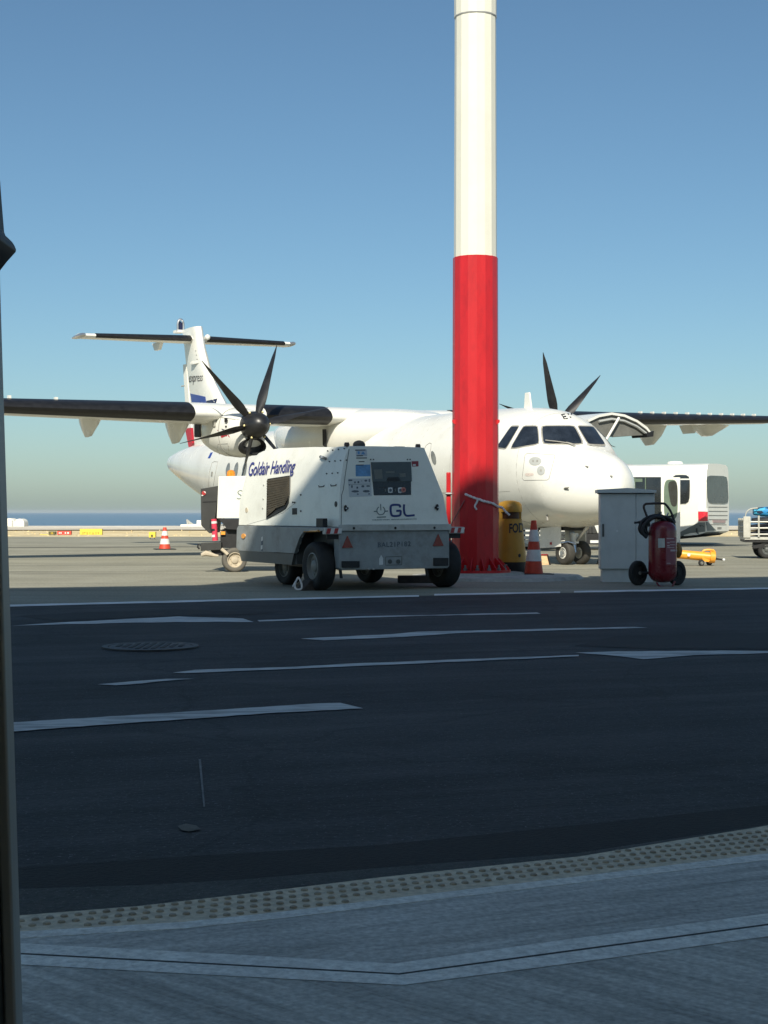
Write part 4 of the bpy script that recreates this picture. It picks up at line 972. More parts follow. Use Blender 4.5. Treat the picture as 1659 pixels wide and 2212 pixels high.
MB().slab([RP.hit(*p, .004) for p in ((823, 1199), (827.5, 1207), (818.5, 1207))], (0, -.004, 0)).build('warning_label', 'white_plate', gu)
RP.line([(833, 1203), (868, 1202), (868, 1220), (833, 1221)], .004, 0, True).build('socket_cover', 'gpu_dark', gu)
for x in (842, 860): RP.disc((x, 1213), 4.2, 4.8, 12, .012).build('socket', 'gpu_dark', gu)
for x in (796, 806): RP.disc((x, 1229), 2.5, 2.0, 8, .02).build('tie_ring', 'lip', gu)
# control window
GS.patch([(800, 997.2), (888, 996.4), (889.5, 1070), (806.5, 1071.2)], 1, 1, -.001).build('window_recess', 'black', gu)
cw = GS.patch([(801, 998.4), (887, 997.6), (888, 1069), (807.5, 1070)], 1, 1, .004).build('control_panel', 'black_gloss', gu)
GS.patch([(801.3, 998.7), (886.8, 998), (888.6, 1040), (804.5, 1041)], 2, 2, .016).build('smoked_cover', 'smoke', gu)
GS.patch([(836.5, 1031.5), (860, 1031), (864, 1039), (834, 1039.5)], 1, 1, .021).build('cover_grip', 'black', gu)
GS.patch([(806, 1014.6), (823.5, 1014), (826, 1034.5), (808.8, 1035)], 1, 1, .018).build('label_card', 'paper_dark', gu)
GS.patch([(832, 1018.5), (851.5, 1018), (852, 1022.5), (833, 1023)], 1, 1, .018).build('label_card', 'paper_dark', gu)
GS.patch([(861, 1023), (874.5, 1022.5), (875.5, 1030), (863.5, 1030.5)], 1, 1, .018).build('label_card', 'paper_dark', gu)
for x in (837.3, 858.8):
    bpl = GS.patch([(x, 1053), (x + 10, 1052.7), (x + 10.4, 1065), (x + .6, 1065.3)], 2, 2, .010, .2).build('button_plate', 'white_plate', gu)
    GS.disc((x + 5.3, 1059), 2.9, 3.3, 12, .018).build('button', 'stencil', bpl)
GS.disc((870.3, 1058.5), 5.2, 5.8, 14, .022).build('stop_button', 'stop', gu); GS.disc((870.3, 1058.5), 2.2, 2.4, 10, .028).build('stop_cap', 'red_sticker', gu)
for x in (830.5, 852): GS.patch([(x, 1056), (x + 2.5, 1056), (x + 2.6, 1062), (x, 1062)], 1, 1, .009).build('switch', 'paper_dark', gu)
for x in (815, 827, 838, 849): GS.patch([(x, 1052), (x + 9, 1052), (x + 9, 1053), (x, 1053)], 1, 1, .008).build('panel_mark', 'dark_panel', gu)
GS.patch([(889, 996.5), (903.5, 996), (903.8, 1007.5), (890.5, 1008)], 1, 1, .004).build('red_sticker', 'red_sticker', gu)
GS.patch([(891.5, 1003), (897.5, 1002.7), (897.7, 1006.2), (892, 1006.5)], 1, 1, .006).build('sticker_print', 'white_plate', gu)
for x in (800.5, 806.5, 880, 885.5): GS.disc((x, 992.6), 1.4, 1.5, 8, .008).build('screw', 'dark_panel', gu)
# stickers on the left of the window
GS.patch([(769, 971), (792, 970.5), (793, 985.5), (769, 986)], 1, 1, .003).build('sticker', mat('pale sticker', (.55, .58, .62), .5, var=.08, scale=30), gu)
for (a, b, v) in ((767, 789, 971.6), (770, 784, 983.8), (769.5, 792.5, 988.6), (775, 787, 996.5), (769, 785, 1003.8)):
    GS.patch([(a, v), (b, v - .3), (b, v + 1.5), (a, v + 1.8)], 1, 1, .005).build('print_line', 'ink', gu)
GS.patch([(772, 975), (777, 975), (776.5, 981), (773, 981)], 1, 1, .005).build('print_mark', 'sky_sticker', gu); MB().slab([GS.hit(*p, .004) for p in ((784, 975), (789, 981.5), (779, 981.7))], (0, -.002, 0)).build('print_mark', 'sky_sticker', gu)
GS.patch([(768, 1004.5), (799.5, 1003.5), (800.5, 1028.5), (768.5, 1029)], 2, 2, .003).build('blue_sticker', 'sky_sticker', gu)
GS.patch([(751.5, 1034), (801, 1033.3), (803, 1072), (754.5, 1073.5)], 2, 2, .003).build('diagram_sheet', mat('diagram sheet', (.58, .60, .60), .5, var=.04), gu)
for (x, y, a, b) in ((756.5, 1037.5, 5, 2), (766.5, 1042, 2, 2.4), (774, 1041.5, 2.4, 2.6), (781, 1039, 1, 1), (790, 1038.3, 3.2, 2.4), (797.5, 1038, 1.6, 4), (760, 1051, 1.8, 3.6), (771.5, 1053.5, 2, 2.6), (783.5, 1050.5, 3.4, 2.6), (795, 1050, 4.4, 2), (767, 1061.5, 8.6, 2.6), (791, 1061.2, 8.2, 2.8), (754.5, 1047.8, 1.4, 1.2), (772.5, 1067.5, 2.2, 1.6), (797, 1067, 1.6, 2)):
    GS.disc((x, y), a, b, 7, .005).build('diagram_icon', 'stencil', gu)
GS.patch([(752.5, 1046.2), (801.5, 1045.3), (801.5, 1046), (752.5, 1046.9)], 1, 1, .005).build('diagram_rule', 'tagline', gu)
# maker's lettering and power sign
def stroke(pts, wd, m, nm, off=.004, cl=False):
    P = [GS.hit(*p, off) for p in pts]; L, Rr = [], []; n = len(pts)
    for i in range(n):
        a = pts[i - 1] if i or cl else pts[0]; b = pts[(i + 1) % n] if i < n - 1 or cl else pts[-1]
        d = V((b[0] - a[0], b[1] - a[1])).normalized(); s = V((-d.y, d.x)) * wd / 2
        L.append(GS.hit(pts[i][0] + s.x, pts[i][1] + s.y, off)); Rr.append(GS.hit(pts[i][0] - s.x, pts[i][1] - s.y, off))
    k = n if cl else n - 1
    return MB().add(L + Rr, [(i, (i + 1) % n, n + (i + 1) % n, n + i) for i in range(k)]).build(nm, m, gu)
navy2 = mat('navy logo print', (.012, .03, .16), .4)
def Z(x, y): return ((1200 + x * .12055) * .6636, (1620 + y * .12055) * .6636)
G_ = [(850, 265), (838, 215), (800, 197), (720, 192), (640, 200), (600, 225), (590, 280), (592, 360), (606, 440), (635, 485), (700, 497), (790, 490), (845, 470), (860, 420), (858, 357), (800, 355), (742, 358)]
stroke([Z(*p) for p in smooth_path([(x, y, 0) for x, y in G_], 3) for p in [(p[0], p[1])]], 4.6, navy2, 'lettering')
stroke([Z(p[0], p[1]) for p in smooth_path([(955, 180, 0), (948, 290, 0), (958, 390, 0), (980, 455, 0), (1030, 488, 0), (1120, 485, 0), (1240, 472, 0)], 4)], 4.4, navy2, 'lettering')
stroke([Z(328 + 108 * sin(t), 350 - 112 * cos(t)) for t in [.5 + (2 * pi - 1.0) * k / 18 for k in range(19)]], 1.9, 'tagline', 'power_sign')
stroke([Z(318, 172), Z(328, 345)], 2.0, 'tagline', 'power_sign'); stroke([Z(135, 372), Z(222, 370)], 2.2, 'tagline', 'power_sign'); stroke([Z(435, 368), Z(520, 360)], 2.2, 'tagline', 'power_sign'); stroke([Z(218, 527), Z(466, 521)], 2.2, 'tagline', 'power_sign')
rnd = random.Random(4)
for x0, x1 in ((92, 345), (375, 560), (610, 820), (850, 1275)):
    x = x0
    while x < x1:
        wd = rnd.uniform(22, 34); y = 605 - (x - 92) * .022
        hh = rnd.choice((34, 34, 46)); stroke([Z(x, y - hh * .5), Z(x + wd * .5, y + hh * .35), Z(x + wd * .8, y - hh * .2)], .8, 'tagline', 'tagline'); x += wd
# latches, seams, lamps on top
for x, y in ((745.5, 1098), (943.5, 1096)):
    GS.patch([(x - 2.5, y - 7), (x + 2.5, y - 7), (x + 3, y + 7), (x - 2, y + 7)], 2, 4, .02, .4).build('latch', 'black', gu)
    GS.disc((x + (2 if x < 800 else -1), y + .5), 4.2, 3.0, 10, .024).build('latch_knob', 'black', gu); GS.disc((x + .8, y + .5), 1.5, 1.5, 8, .030).build('latch_pin', 'white_plate', gu)
GS.line([(754, 970), (748, 1010), (741.5, 1058), (737.8, 1070), (737, 1136)], .0045, -.001).build('hood_seam', 'dark_panel', gu)
for x, y in ((.19, .16), (1.27, .16)): MB().lathe([(.035, 0), (.038, .03), (.030, .05), (.03, .055)], (x, y, ZT - .005), n=14).build('corner_lamp', mat('brown lamp lens', (.10, .055, .045), .3), gu)
MB().lathe([(.12, 0), (.12, .012), (.085, .014), (.085, .05), (.06, .08), (.02, .095), (.005, .096)], (.50, .42, ZT), n=22).build('roof_dome', 'dark_panel', gu)
MB().span((1.0, .3, ZT), (1.14, .42, ZT + .02)).build('roof_cap', 'dark_panel', gu)
# grille with slats on the left flank
gq = [(579.5, 1036), (627, 1028.8), (623, 1098), (577, 1119.5)]
gp4 = [(579.5, 1036), (627, 1028.8), (626.5, 1062), (623.5, 1086), (618, 1097), (607, 1104), (600, 1108), (577, 1120)]
gr = MB().add([GS.hit(*p, .006) for p in gp4], [tuple(range(len(gp4)))]).build('grille', 'black', gu)
GS.line(gp4, .012, .006, True).build('grille_frame', 'dark_panel', gr)
slat = mat('bronze slat', (.085, .068, .045), .5, .2, var=.3)
for k in range(15):
    a = (k + .5) / 15; vL = 1038 + a * 79; vR = 1031 + a * 70; uR = 626.5 - max(0, a - .55) * 32
    if a > .86: uR = 603 - (a - .86) * 60
    if vR > vL: vR = vL - 2
    P = GS.hit(578.8, vL, .010); Q = GS.hit(uR, vR, .010); d = (Q - P)
    MB().slab([P, Q, Q + V((0, 0, .022)), P + V((0, 0, .022))], V((-.012, 0, -.010))).build('slat', slat, gr)
# company lettering on the flank
logo = mat('blue violet print', (.045, .045, .22), .4)
GS.text('Goldair Handling', [(541, 999), (642, 992.5), (635, 1028), (535, 1038)], .011, .12, .012, .95).build('lettering', logo, gu)
# rivets, handles and holes on the flank
for P in ([(696 + 12.5 * k - (2 if k > 1 else 0), 976 - k * 1.7) for k in range(5)], [(700 + 12 * k, 998 - k * 1.0) for k in range(5)], [(694 + 12 * k, 1024 - k * .8) for k in range(4)]):
    for p in P[1:]: GS.disc(p, 1.3, 1.5, 8, .008).build('rivet', 'dark_panel', gu)
for x, y in ((690, 1050), (716, 1048)): GS.line([(x - 1, y - 1), (x, y + 2), (x + 10, y + 1), (x + 11, y - 2)], .006, .006).build('grab_hook', 'dark_panel', gu)
GS.line([(695, 988), (699, 989), (706, 992)], .022, .02).build('door_catch', 'bolt', gu); GS.disc((701, 990), 2.6, 2.0, 8, .05).build('catch_pin', 'white_plate', gu)
GS.disc((726, 1089), 2.6, 6.2, 12, .008).build('key_hole', 'dark_panel', gu); GS.disc((533, 1102), 2.6, 5.5, 12, .008).build('key_hole', 'tan', gu)
GS.patch([(632, 1098), (641.5, 1097.5), (641.5, 1111), (632, 1111.8)], 1, 1, .008).build('vent_square', 'black', gu)
for p in ((650, 1069), (650, 1104), (633, 1085), (637, 1085.5)): GS.disc(p, 1.4, 1.8, 8, .008).build('rivet', 'dark_panel', gu)
for p in ((570, 1048), (569, 1078), (568, 1098), (571, 1001), (578, 1005)): GS.disc(p, 1.2, 1.6, 8, .008).build('rivet', 'lip', gu)
MB().box(gu.l(at(695, 1131, 20.3)), (.07, .22, .14)).build('mirror_box', 'black', gu, bevel=.006)
# long side panel seams
GS.line([(527, 1135), (580, 1120), (611, 1108), (640, 1085)], .004, -.001).build('hood_seam', 'lip', gu)
SS = Surf(gu, skm)
for x, m in ((526.5, 0), (688, 0)): SS.disc((x, 1158 if x < 600 else 1150), 4.2, 5.5, 12, .012).build('reflector', 'reflector_orange', gu)
for x0, y0 in ((565, 1160), (651.5, 1152)):
    for k in range(6):
        y = y0 + k * 9.2; SS.patch([(x0 - k * .4, y), (x0 + 3.4 - k * .4, y - 1.5), (x0 + 3 - k * .4, y + 7.5), (x0 - .4 - k * .4, y + 9)], 1, 1, .004).build('stripe', 'stripe_white' if k % 2 == 0 else 'stencil', gu)
for x, y in ((556, 1203), (661, 1196)): SS.patch([(x, y), (x + 4, y - .5), (x + 4, y + 9), (x, y + 9.5)], 1, 1, .006).build('slot', 'black', gu)
# chock with its pale rope loop by the near wheel, timber behind the right wheel
p = gp(668, 1276)
ck = tag(MB().prism([(-.16, 0), (.14, 0), (.10, .10), (-.04, .14)], 'y', -.12, .12).build('wheel_chock', 'timber', None, bevel=.01), 'black block chock wedged at the near wheel of the power unit', 'wheel chock')
ck.location = (p.x, p.y + .14, 0); ck.rotation_euler = (0, 0, .45)
p = gp(645, 1276)
lo_ = Frame('rope_loop', 'pale rope loop lying by the chock of the power unit', 'rope', (p.x, p.y + .02, 0))
MB().tube(smooth_path([(-.04, 0, .02), (-.05, .01, .08), (-.02, .02, .155), (.0, .02, .17), (.035, .01, .10), (.04, 0, .03), (0, 0, .015), (-.04, 0, .02)], 4), .013, 7).build('rope_strand', 'rope', lo_)
MB().tube([(-.02, .02, .15), (-.06, .05, .09), (-.08, .06, .05)], .012, 7).build('rope_tail', 'rope', lo_)
p = gp(905, 1259)
tm = tag(MB().box((0, 0, .055), (.62, .16, .11)).build('timber_beam', 'timber', None, bevel=.012), 'dark timber beam on the ground behind the right wheel of the power unit', 'timber')
tm.location = (p.x, p.y, 0); tm.rotation_euler = (0, 0, .12)

# ------------------------------------------------------------------ grey cabinet
CY = 22.75
cbx = (1297 - 829.5) / FOC * CY; cbw = (1413 - 1297) / FOC * CY
cb = Frame('electrical_cabinet', 'grey steel two-door cabinet on a plinth beside the wheeled extinguisher', 'cabinet', (cbx, CY, 0), radians(-4))
MB().span((0, .012, .19), (cbw, .42, 1.33)).build('body', 'cabinet', cb, bevel=.004)
xs_ = cbw * .655
MB().span((.004, -.006, .20), (xs_ - .003, .016, 1.322)).build('door', 'cabinet', cb, bevel=.004)
MB().span((xs_ + .003, -.006, .20), (cbw - .004, .016, 1.322)).build('door', 'cabinet', cb, bevel=.004)
MB().span((.03, .03, 0), (cbw - .02, .40, .19)).build('plinth', 'cabinet', cb)
MB().prism([(-.05, 1.335), (cbw + .02, 1.335), (cbw + .02, 1.375), (cbw * .5, 1.41), (-.05, 1.385)], 'y', -.06, .47).build('lid', 'cabinet', cb, bevel=.004)
MB().span((-.02, -.02, 1.322), (cbw - .01, .40, 1.337)).build('lid_gap', 'seam', cb)
hd = MB().span((.025, -.02, .68), (.055, -.004, .87)).build('handle', 'gpu_dark', cb, bevel=.004)
MB().cyl((xs_ * .47, -.012, .765), (xs_ * .47, -.004, .765), .016).build('lock', 'white_plate', cb)

# ------------------------------------------------------------------ wheeled extinguisher
EP = gp(1434, 1266); 
ex = Frame('wheeled_extinguisher', 'dark red wheeled fire extinguisher with black hose before the grey cabinet', 'fire extinguisher', (EP.x, EP.y + .1, 0))
def EL(u, v, dy=0.): return ex.l(at(u, v, EP.y + .1 + dy))
tank = MB().lathe([(.02, .045), (.10, .055), (.16, .09), (.195, .15), (.2, .2), (.2, .78), (.19, .84), (.15, .89), (.08, .92), (.03, .925)], n=36); tank.build('tank', 'ext_red', ex)
ES = Surf(ex, tank)
MB().lathe([(.03, .92), (.035, .95), (.025, .97), (.025, 1.0)], n=14).build('valve', 'black', ex)
MB().tube([(.02, 0, .97), (.06, -.02, 1.0), (.08, -.02, 1.04)], .012, 6).build('valve_lever', 'silver', ex)
for x, c in ((1378, (1378, 1240)), (1466, (1462, 1238))):
    q = EL(c[0], c[1], .12); q.z = .177
    wheel(ex, q, (.62, -.78, 0), .177, .07, 'tyre', 'tyre' , rr=.72)
    a = V((.62, -.78, 0)); 
    for sgn in (-1, 1): MB().cyl(q + a * .036 * sgn, q + a * .045 * sgn, .026).build('hub_cap', 'rim_grey' if x < 1400 else 'black', ex)
qa = EL(1378, 1240, .12); qb = EL(1462, 1238, .12); qa.z = qb.z = .177
MB().cyl(qa, qb, .022).build('axle', 'black', ex)
MB().tube([EL(1418, 1258, -.2), EL(1424, 1266, -.22), EL(1436, 1269, -.22), EL(1452, 1268, -.22), EL(1458, 1256, -.2)], .014, 8).build('foot_loop', 'ext_red', ex)
MB().tube(smooth_path([EL(1403, 1138, .2), EL(1400, 1122, .2), EL(1391, 1097, .2), EL(1394, 1089.5, .2), EL(1402, 1088, .2), EL(1430, 1087.5, .2), EL(1438, 1090, .2), EL(1446, 1100, .2), EL(1452, 1112, .2), EL(1458, 1130, .2)], 5), .017, 8).build('handle', 'handle_brown', ex)
MB().cyl(EL(1404, 1121, .2), EL(1456, 1114, .2), .011).build('cross_bar', 'black', ex)
rnd = random.Random(8)
for k, (rx, ry, cx, cy, dy) in enumerate(((36, 30, 1420, 1141, -.06), (33, 27, 1421, 1139, .0), (30, 24, 1423, 1140, .06), (38, 28, 1419, 1138, .11), (28, 30, 1418, 1143, -.11))):
    P = [EL(cx + rx * cos(t) + 3 * sin(2 * t + k), cy - ry * sin(t) * (.85 if sin(t) < 0 else .9), dy - .2 * sin(t) * 0 + .10 * cos(t)) for t in [radians(-14 + 240 * j / 26) for j in range(27)]]
    MB().tube(P, .021, 8).build('hose', 'black', ex)
MB().tube([EL(1400, 1123, -.1), EL(1388, 1126.5, -.12), EL(1375, 1129, -.12), EL(1370, 1129, -.12)], [.016, .022, .014, .018], 8).build('nozzle', 'black', ex)
MB().tube([EL(1397, 1133, -.05), EL(1388, 1130, -.08), EL(1380, 1131, -.1)], .01, 6).build('nozzle_lever', 'black', ex)
ES.patch([(1421.5, 1163), (1436, 1163), (1436.5, 1183), (1422, 1183)], 3, 2, .004).build('inspection_label', 'paper', ex)
ES.patch([(1438.5, 1161), (1464, 1161), (1463.5, 1219), (1438.5, 1221)], 5, 4, .004).build('instruction_label', 'ext_label', ex)
for k, (a, b, v, h) in enumerate(((1440, 1462, 1162.5, 1.6), (1447, 1461, 1170, 1.5), (1447, 1462, 1176, 1.5), (1441, 1446, 1171, 2.5), (1441, 1446, 1177.5, 2.5), (1441, 1462, 1182, 1.4), (1448, 1462, 1187, 4), (1440, 1448, 1216, 1.5))):
    ES.patch([(a, v), (b, v), (b, v + h), (a, v + h)], 3, 1, .006).build('label_print', 'ext_print', ex)
MB().ball(EL(1465, 1189, .12), .11, 12, (.55, .5, 1.0)).build('side_bottle', mat('dull amber knob', (.28, .15, .03), .4), ex)

# ------------------------------------------------------------------ white equipment cart behind the power unit
p = gp(505, 1236)
ec = Frame('equipment_cart', 'white and black airport equipment cart with amber beacon behind the power unit', 'service cart', (p.x, p.y, 0), radians(-2))
YE = p.y
def CL(u, v, dy=0.): return ec.l(at(u, v, YE + dy))
MB().slab([CL(472, 1029), CL(640, 1026), CL(640, 1119), CL(468, 1120), ], (0, .9, 0)).build('cabinet', 'bus_white', ec, bevel=.01)
cabS = Surf(ec, MB().slab([CL(472, 1029), CL(640, 1026), CL(640, 1119), CL(468, 1120)], (0, .9, 0)))
cabS.text('S', [(512.5, 1059), (523.5, 1058.5), (522.5, 1078), (511.5, 1079)], .004, .05, -.012).build('lettering', 'tagline', ec)
MB().lathe([(.075, 0), (.078, .03), (.07, .085), (.045, .11), (.01, .118)], CL(499, 1029.5, .12), n=18).build('beacon', 'beacon', ec)
MB().slab([CL(433.5, 1056, .15), CL(473.5, 1049, .15), CL(466, 1110, .15), CL(461, 1151, .15), CL(452, 1152, .15), CL(434.5, 1135, .15)], (0, .8, 0)).build('side_cover', 'dark_panel', ec, bevel=.006)
ds = Surf(ec, MB().slab([CL(433.5, 1056, .15), CL(473.5, 1049, .15), CL(466, 1110, .15), CL(461, 1151, .15), CL(452, 1152, .15), CL(434.5, 1135, .15)], (0, .8, 0)))
ds.line([(438, 1084.5), (468, 1083.5)], .008, 0).build('cover_seam', 'black', ec)
ds.disc((440.5, 1065), 4.6, 4.6, 14, .015).build('marker_disc', 'stripe_red', ec); ds.patch([(436, 1068.5), (440, 1070), (438, 1071.5), (435.4, 1071.5)], 1, 1, .018).build('marker_stripe', 'stripe_white', ec); ds.patch([(440, 1061), (444, 1062), (445, 1066), (441.5, 1063.5)], 1, 1, .018).build('marker_stripe', 'stripe_white', ec)
MB().slab([CL(472, 1121), CL(640, 1121), CL(640, 1150), CL(490, 1143), CL(484, 1134)], (0, .7, 0)).build('engine_bay', 'black', ec)
MB().slab([CL(482, 1141, .1), CL(640, 1141, .1), CL(640, 1183, .1), CL(476, 1183, .1), CL(476, 1150, .1)], (0, .6, 0)).build('chassis', 'black', ec)
MB().slab([CL(433.5, 1173, -.02), CL(478, 1171, -.02), CL(478, 1188, -.02), CL(433.5, 1190, -.02)], (0, .14, 0)).build('drawbar', 'dark_panel', ec, bevel=.008)
MB().tube([CL(434, 1178, .04), CL(428, 1176, .04), CL(427, 1182, .04), CL(431, 1186, .04)], .016, 7).build('tow_eye', 'black', ec)
MB().slab([CL(455, 1188, .05), CL(500, 1186, .05), CL(500, 1200, .05), CL(460, 1200, .05)], (0, .3, 0)).build('front_frame', 'black', ec)
MB().tube([CL(435, 1199, .0), CL(445, 1195, .0), CL(456, 1198, .0), CL(464, 1200, .0), CL(472, 1201, .0)], [.03, .055, .04, .028, .02], 9).build('hose_end', 'tan', ec)
MB().tube([CL(478, 1186, -.03), CL(486, 1192, -.03), CL(492, 1198, -.03)], .03, 7).build('brake_arm', 'tan', ec)
wheel(ec, CL(506, 1209.5, .10) , (.35, -1, 0), .215, .17, 'tyre_dusty', 'tan', rr=.62)
q = CL(640, 1209.5, .3); wheel(ec, q, (.35, -1, 0), .215, .17, 'tyre_dusty', 'tan', rr=.62)
MB().cyl(CL(462, 1121, .0), CL(465, 1168, .0), .05, n=12).build('extinguisher', 'ext_pink', ec)
for v in (1126, 1142, 1155): MB().cyl(CL(462.4, v, -.0), CL(462.9, v + 5, -.0), .053, n=12).build('extinguisher_band', 'stripe_white' if v != 1142 else 'black', ec)
MB().tube([CL(460, 1121), CL(455, 1124), CL(454, 1140), CL(458, 1150)], .01, 6).build('extinguisher_hose', 'black', ec)
MB().slab([CL(477, 1148, .05), CL(486.5, 1148, .05), CL(486.5, 1155, .05), CL(477, 1155, .05)], (0, .02, 0)).build('reflector', 'reflector_orange', ec)
MB().cyl(CL(483, 1119, .06), CL(483, 1143, .06), .012).build('strut', 'lip', ec)

# ------------------------------------------------------------------ white bus
BA = radians(29.5); YB = 47.0
bx = (1523 - 829.5) / FOC * YB
# local: x along the side to the left (away), y into the bus, seen side is y = 0 ... built with rear corner at the origin
bs = Frame('apron_bus', 'white airport bus with one door open, behind the aircraft nose', 'bus', (bx, YB, 0), -BA + pi)
# x axis after the turn points left and slightly away; y axis points towards the viewer
BL_, BW_, BT_ = 11.0, 2.5, 1.05 + 104 / FOC * YB
RT = BT_ + .02
def bprof(x, yin=0.): return None
sec = [(0.0, .20), (.03, .9), (.03, 1.0), (0.0, 1.6), (-.05, RT - .22), (-.14, RT - .06), (-.35, RT), (-1.25, RT + .02), (-2.15, RT), (-2.36, RT - .06), (-2.45, RT - .22), (-2.5, 1.6), (-2.53, .9), (-2.5, .20)]
def bring(x, s=1., lift=0., inset=0.): return [V((x, -1.25 + (y + 1.25) * s, max(z, .20 + lift))) for y, z in sec]
bm_ = MB(); bm_.loft([bring(-.02, .94, .24), bring(.10, .985, .18), bring(.25, 1., .14), bring(1.6, 1., 0.02), bring(BL_, 1., 0)])
bm_.build('body', 'bus_white', bs, angle=40)
BSf = Surf(bs, bm_)
BSf.patch([(1525.5, 1027), (1570, 1028.5), (1573, 1088), (1528.5, 1087)], 5, 5, .02, .12).build('rear_window', 'bus_rear_glass', bs)
BSf.patch([(1450, 1023), (1493, 1023), (1492, 1090), (1452, 1090)], 5, 5, .01, .25).build('window_frame', 'bus_white', bs)
BSf.patch([(1452, 1026), (1491, 1026), (1490, 1088), (1453, 1088)], 5, 5, .03, .2).build('side_window', 'bus_glass', bs)
BSf.patch([(1452.5, 1034), (1490.5, 1034), (1490.5, 1037), (1452.5, 1037)], 3, 1, .04).build('window_bar', 'bus_white', bs)
BSf.patch([(1328, 1030.5), (1428, 1030.5), (1428, 1166), (1328, 1163)], 4, 4, .012).build('door_opening', 'bus_glass', bs)
BSf.patch([(1352, 1034), (1388, 1034), (1388, 1041), (1352, 1041)], 2, 1, .02).build('inner_panel', 'bus_inner', bs)
for u in (1372, 1395): BSf.line([(u, 1032), (u, 1095)], .018, .03).build('hand_rail', 'bus_inner', bs)
# open door leaf standing out from the side
dl = [(1430, 1031), (1468.5, 1031), (1468.5, 1172), (1430, 1170)]
leaf = [bs.l(at(u, v, YB - .62)) for u, v in dl]
lf2 = MB().slab(leaf, V((0, -.05, 0))).build('door_leaf', 'bus_white', bs, bevel=.01)
LS = Surf(bs, MB().slab(leaf, V((0, .0, 0)) + V((0, -.05, 0))))
LS.patch([(1434, 1036), (1464, 1036), (1464, 1122), (1434, 1122)], 6, 6, .008, .25).build('leaf_glass', 'bus_inner', lf2)
LS.patch([(1441, 1040), (1463.5, 1038), (1463.5, 1094), (1449, 1094)], 6, 6, .014, .3).build('leaf_pane', 'bus_glass', lf2)
# darker grey patches with a slanted outline, wrapping the rear corner
def on_b(pts, m, nm, off=.012):
    return MB().add([BSf.hit(*p, off) for p in pts], [tuple(range(len(pts)))]).build(nm, m, bs)
BSf.patch([(1509, 1128.5), (1523, 1128), (1523, 1162), (1470, 1167)], 5, 5, .014).build('grey_patch', 'bus_grey', bs)
BSf.patch([(1470, 1149), (1509, 1128.5), (1509, 1163), (1470, 1167)], 5, 4, .013).build('grey_patch', 'bus_grey', bs)
BSf.patch([(1524.5, 1127), (1528, 1127), (1557, 1156.5), (1524.5, 1160.5)], 5, 5, .014).build('grey_patch', 'bus_grey', bs)
BSf.patch([(1508.5, 1105.5), (1527, 1106), (1527, 1125.5), (1509, 1125.5)], 5, 4, .03).build('tail_lamp', 'tail_red', bs)
BSf.patch([(1508.5, 1098), (1527, 1098), (1527, 1105), (1508.5, 1104.8)], 4, 2, .028).build('lamp_lens', 'white_plate', bs)
for v in (1095, 1104, 1113, 1122): BSf.line([(1530, v), (1571, v + .4)], .014, .0).build('louvre', 'air_line', bs)
BSf.patch([(1539, 1123.5), (1566, 1124), (1566, 1129.5), (1539.5, 1129)], 2, 1, .02).build('number_plate', mat('faded pink plate', (.45, .32, .31), .5), bs)
BSf.line([(1535, 1133), (1575, 1133.5)], .012, 0).build('bumper_seam', 'air_line', bs)
BSf.patch([(1549, 1138.5), (1558, 1138.5), (1558, 1142.5), (1549, 1142.5)], 1, 1, .012).build('badge', 'air_line', bs)
BSf.patch([(1510.5, 1134), (1518, 1135), (1521, 1138), (1512, 1137)], 1, 1, .02).build('flap_latch', 'ink', bs); BSf.patch([(1503.5, 1141), (1507, 1141), (1507, 1149), (1503.5, 1149)], 1, 1, .02).build('filler', 'ink', bs)
MB().prism([(.1, .37), (.25, .30), (1.6, .16), (BL_, .16), (BL_, .35), (1.6, .35)], 'y', -2.3, -.1).build('underbody', 'black', bs)
MB().lathe([(.26, 0), (.26, .05), (.22, .10), (.05, .12)], (1.3, -1.0, RT), n=20).build('roof_hump', 'bus_white', bs)
MB().span((3.0, -1.9, RT), (6.0, -.6, RT + .06)).build('roof_hatch', 'lip', bs, bevel=.03)
for x in (2.6, 8.4):
    for y in (-.2, -2.3): wheel(bs, (x, y, .48), (0, 1, 0), .48, .28, 'tyre', 'rim_grey')

# ------------------------------------------------------------------ baggage cart at the right with bags
p = gp(1652, 1207)
bc = Frame('baggage_cart', 'pale railed baggage cart loaded with dark bags at the right edge', 'baggage cart', (p.x, p.y, 0), radians(-8))
YC = p.y
def KL(u, v, dy=0.): return bc.l(at(u, v, YC + dy))
z0 = KL(1620, 1160).z; ztop = KL(1620, 1118).z; xl = KL(1609, 1160).x; xr = xl + 2.6
MB().span((xl, .0, z0 - .06), (xr, 1.3, z0)).build('deck', 'cart_frame', bc)
MB().span((xl + .02, .02, z0 - .12), (xr, 1.28, z0 - .062)).build('under_frame', 'black', bc)
for k, z in enumerate((z0 + .03, z0 + .17, z0 + .31)):
    MB().cyl((xl + .05, -.01, z + .03), (xr, -.01, z + .03), .018, n=8).build('rail', 'cart_frame', bc)
for k in range(6): MB().cyl((xl + .31 + k * .45, -.012, z0), (xl + .31 + k * .45, -.012, z0 + .48 if k == 0 else z0 + .38), .022, n=8).build('rail_post', 'cart_frame', bc)
for z in (z0 + .1, z0 + .24, z0 + .37): MB().cyl((xl, 0, z), (xl, 1.3, z), .022, n=8).build('end_rail', 'cart_frame', bc)
for y in (0, .45, .9, 1.3): MB().cyl((xl, y, z0), (xl, y, z0 + .42), .028, n=8).build('end_post', 'cart_frame', bc)
MB().span((xl - .03, -.03, z0 - .02), (xl + .13, .03, z0 + .46)).build('end_plate', 'cart_frame', bc, bevel=.01)
MB().tube(smooth_path([(xl + .02, .1, z0 + .42), (xl + .05, .1, z0 + .55), (xl + .14, .1, z0 + .63), (xl + .30, .1, z0 + .65)], 4), .014, 7).build('hoop', 'cart_frame', bc)
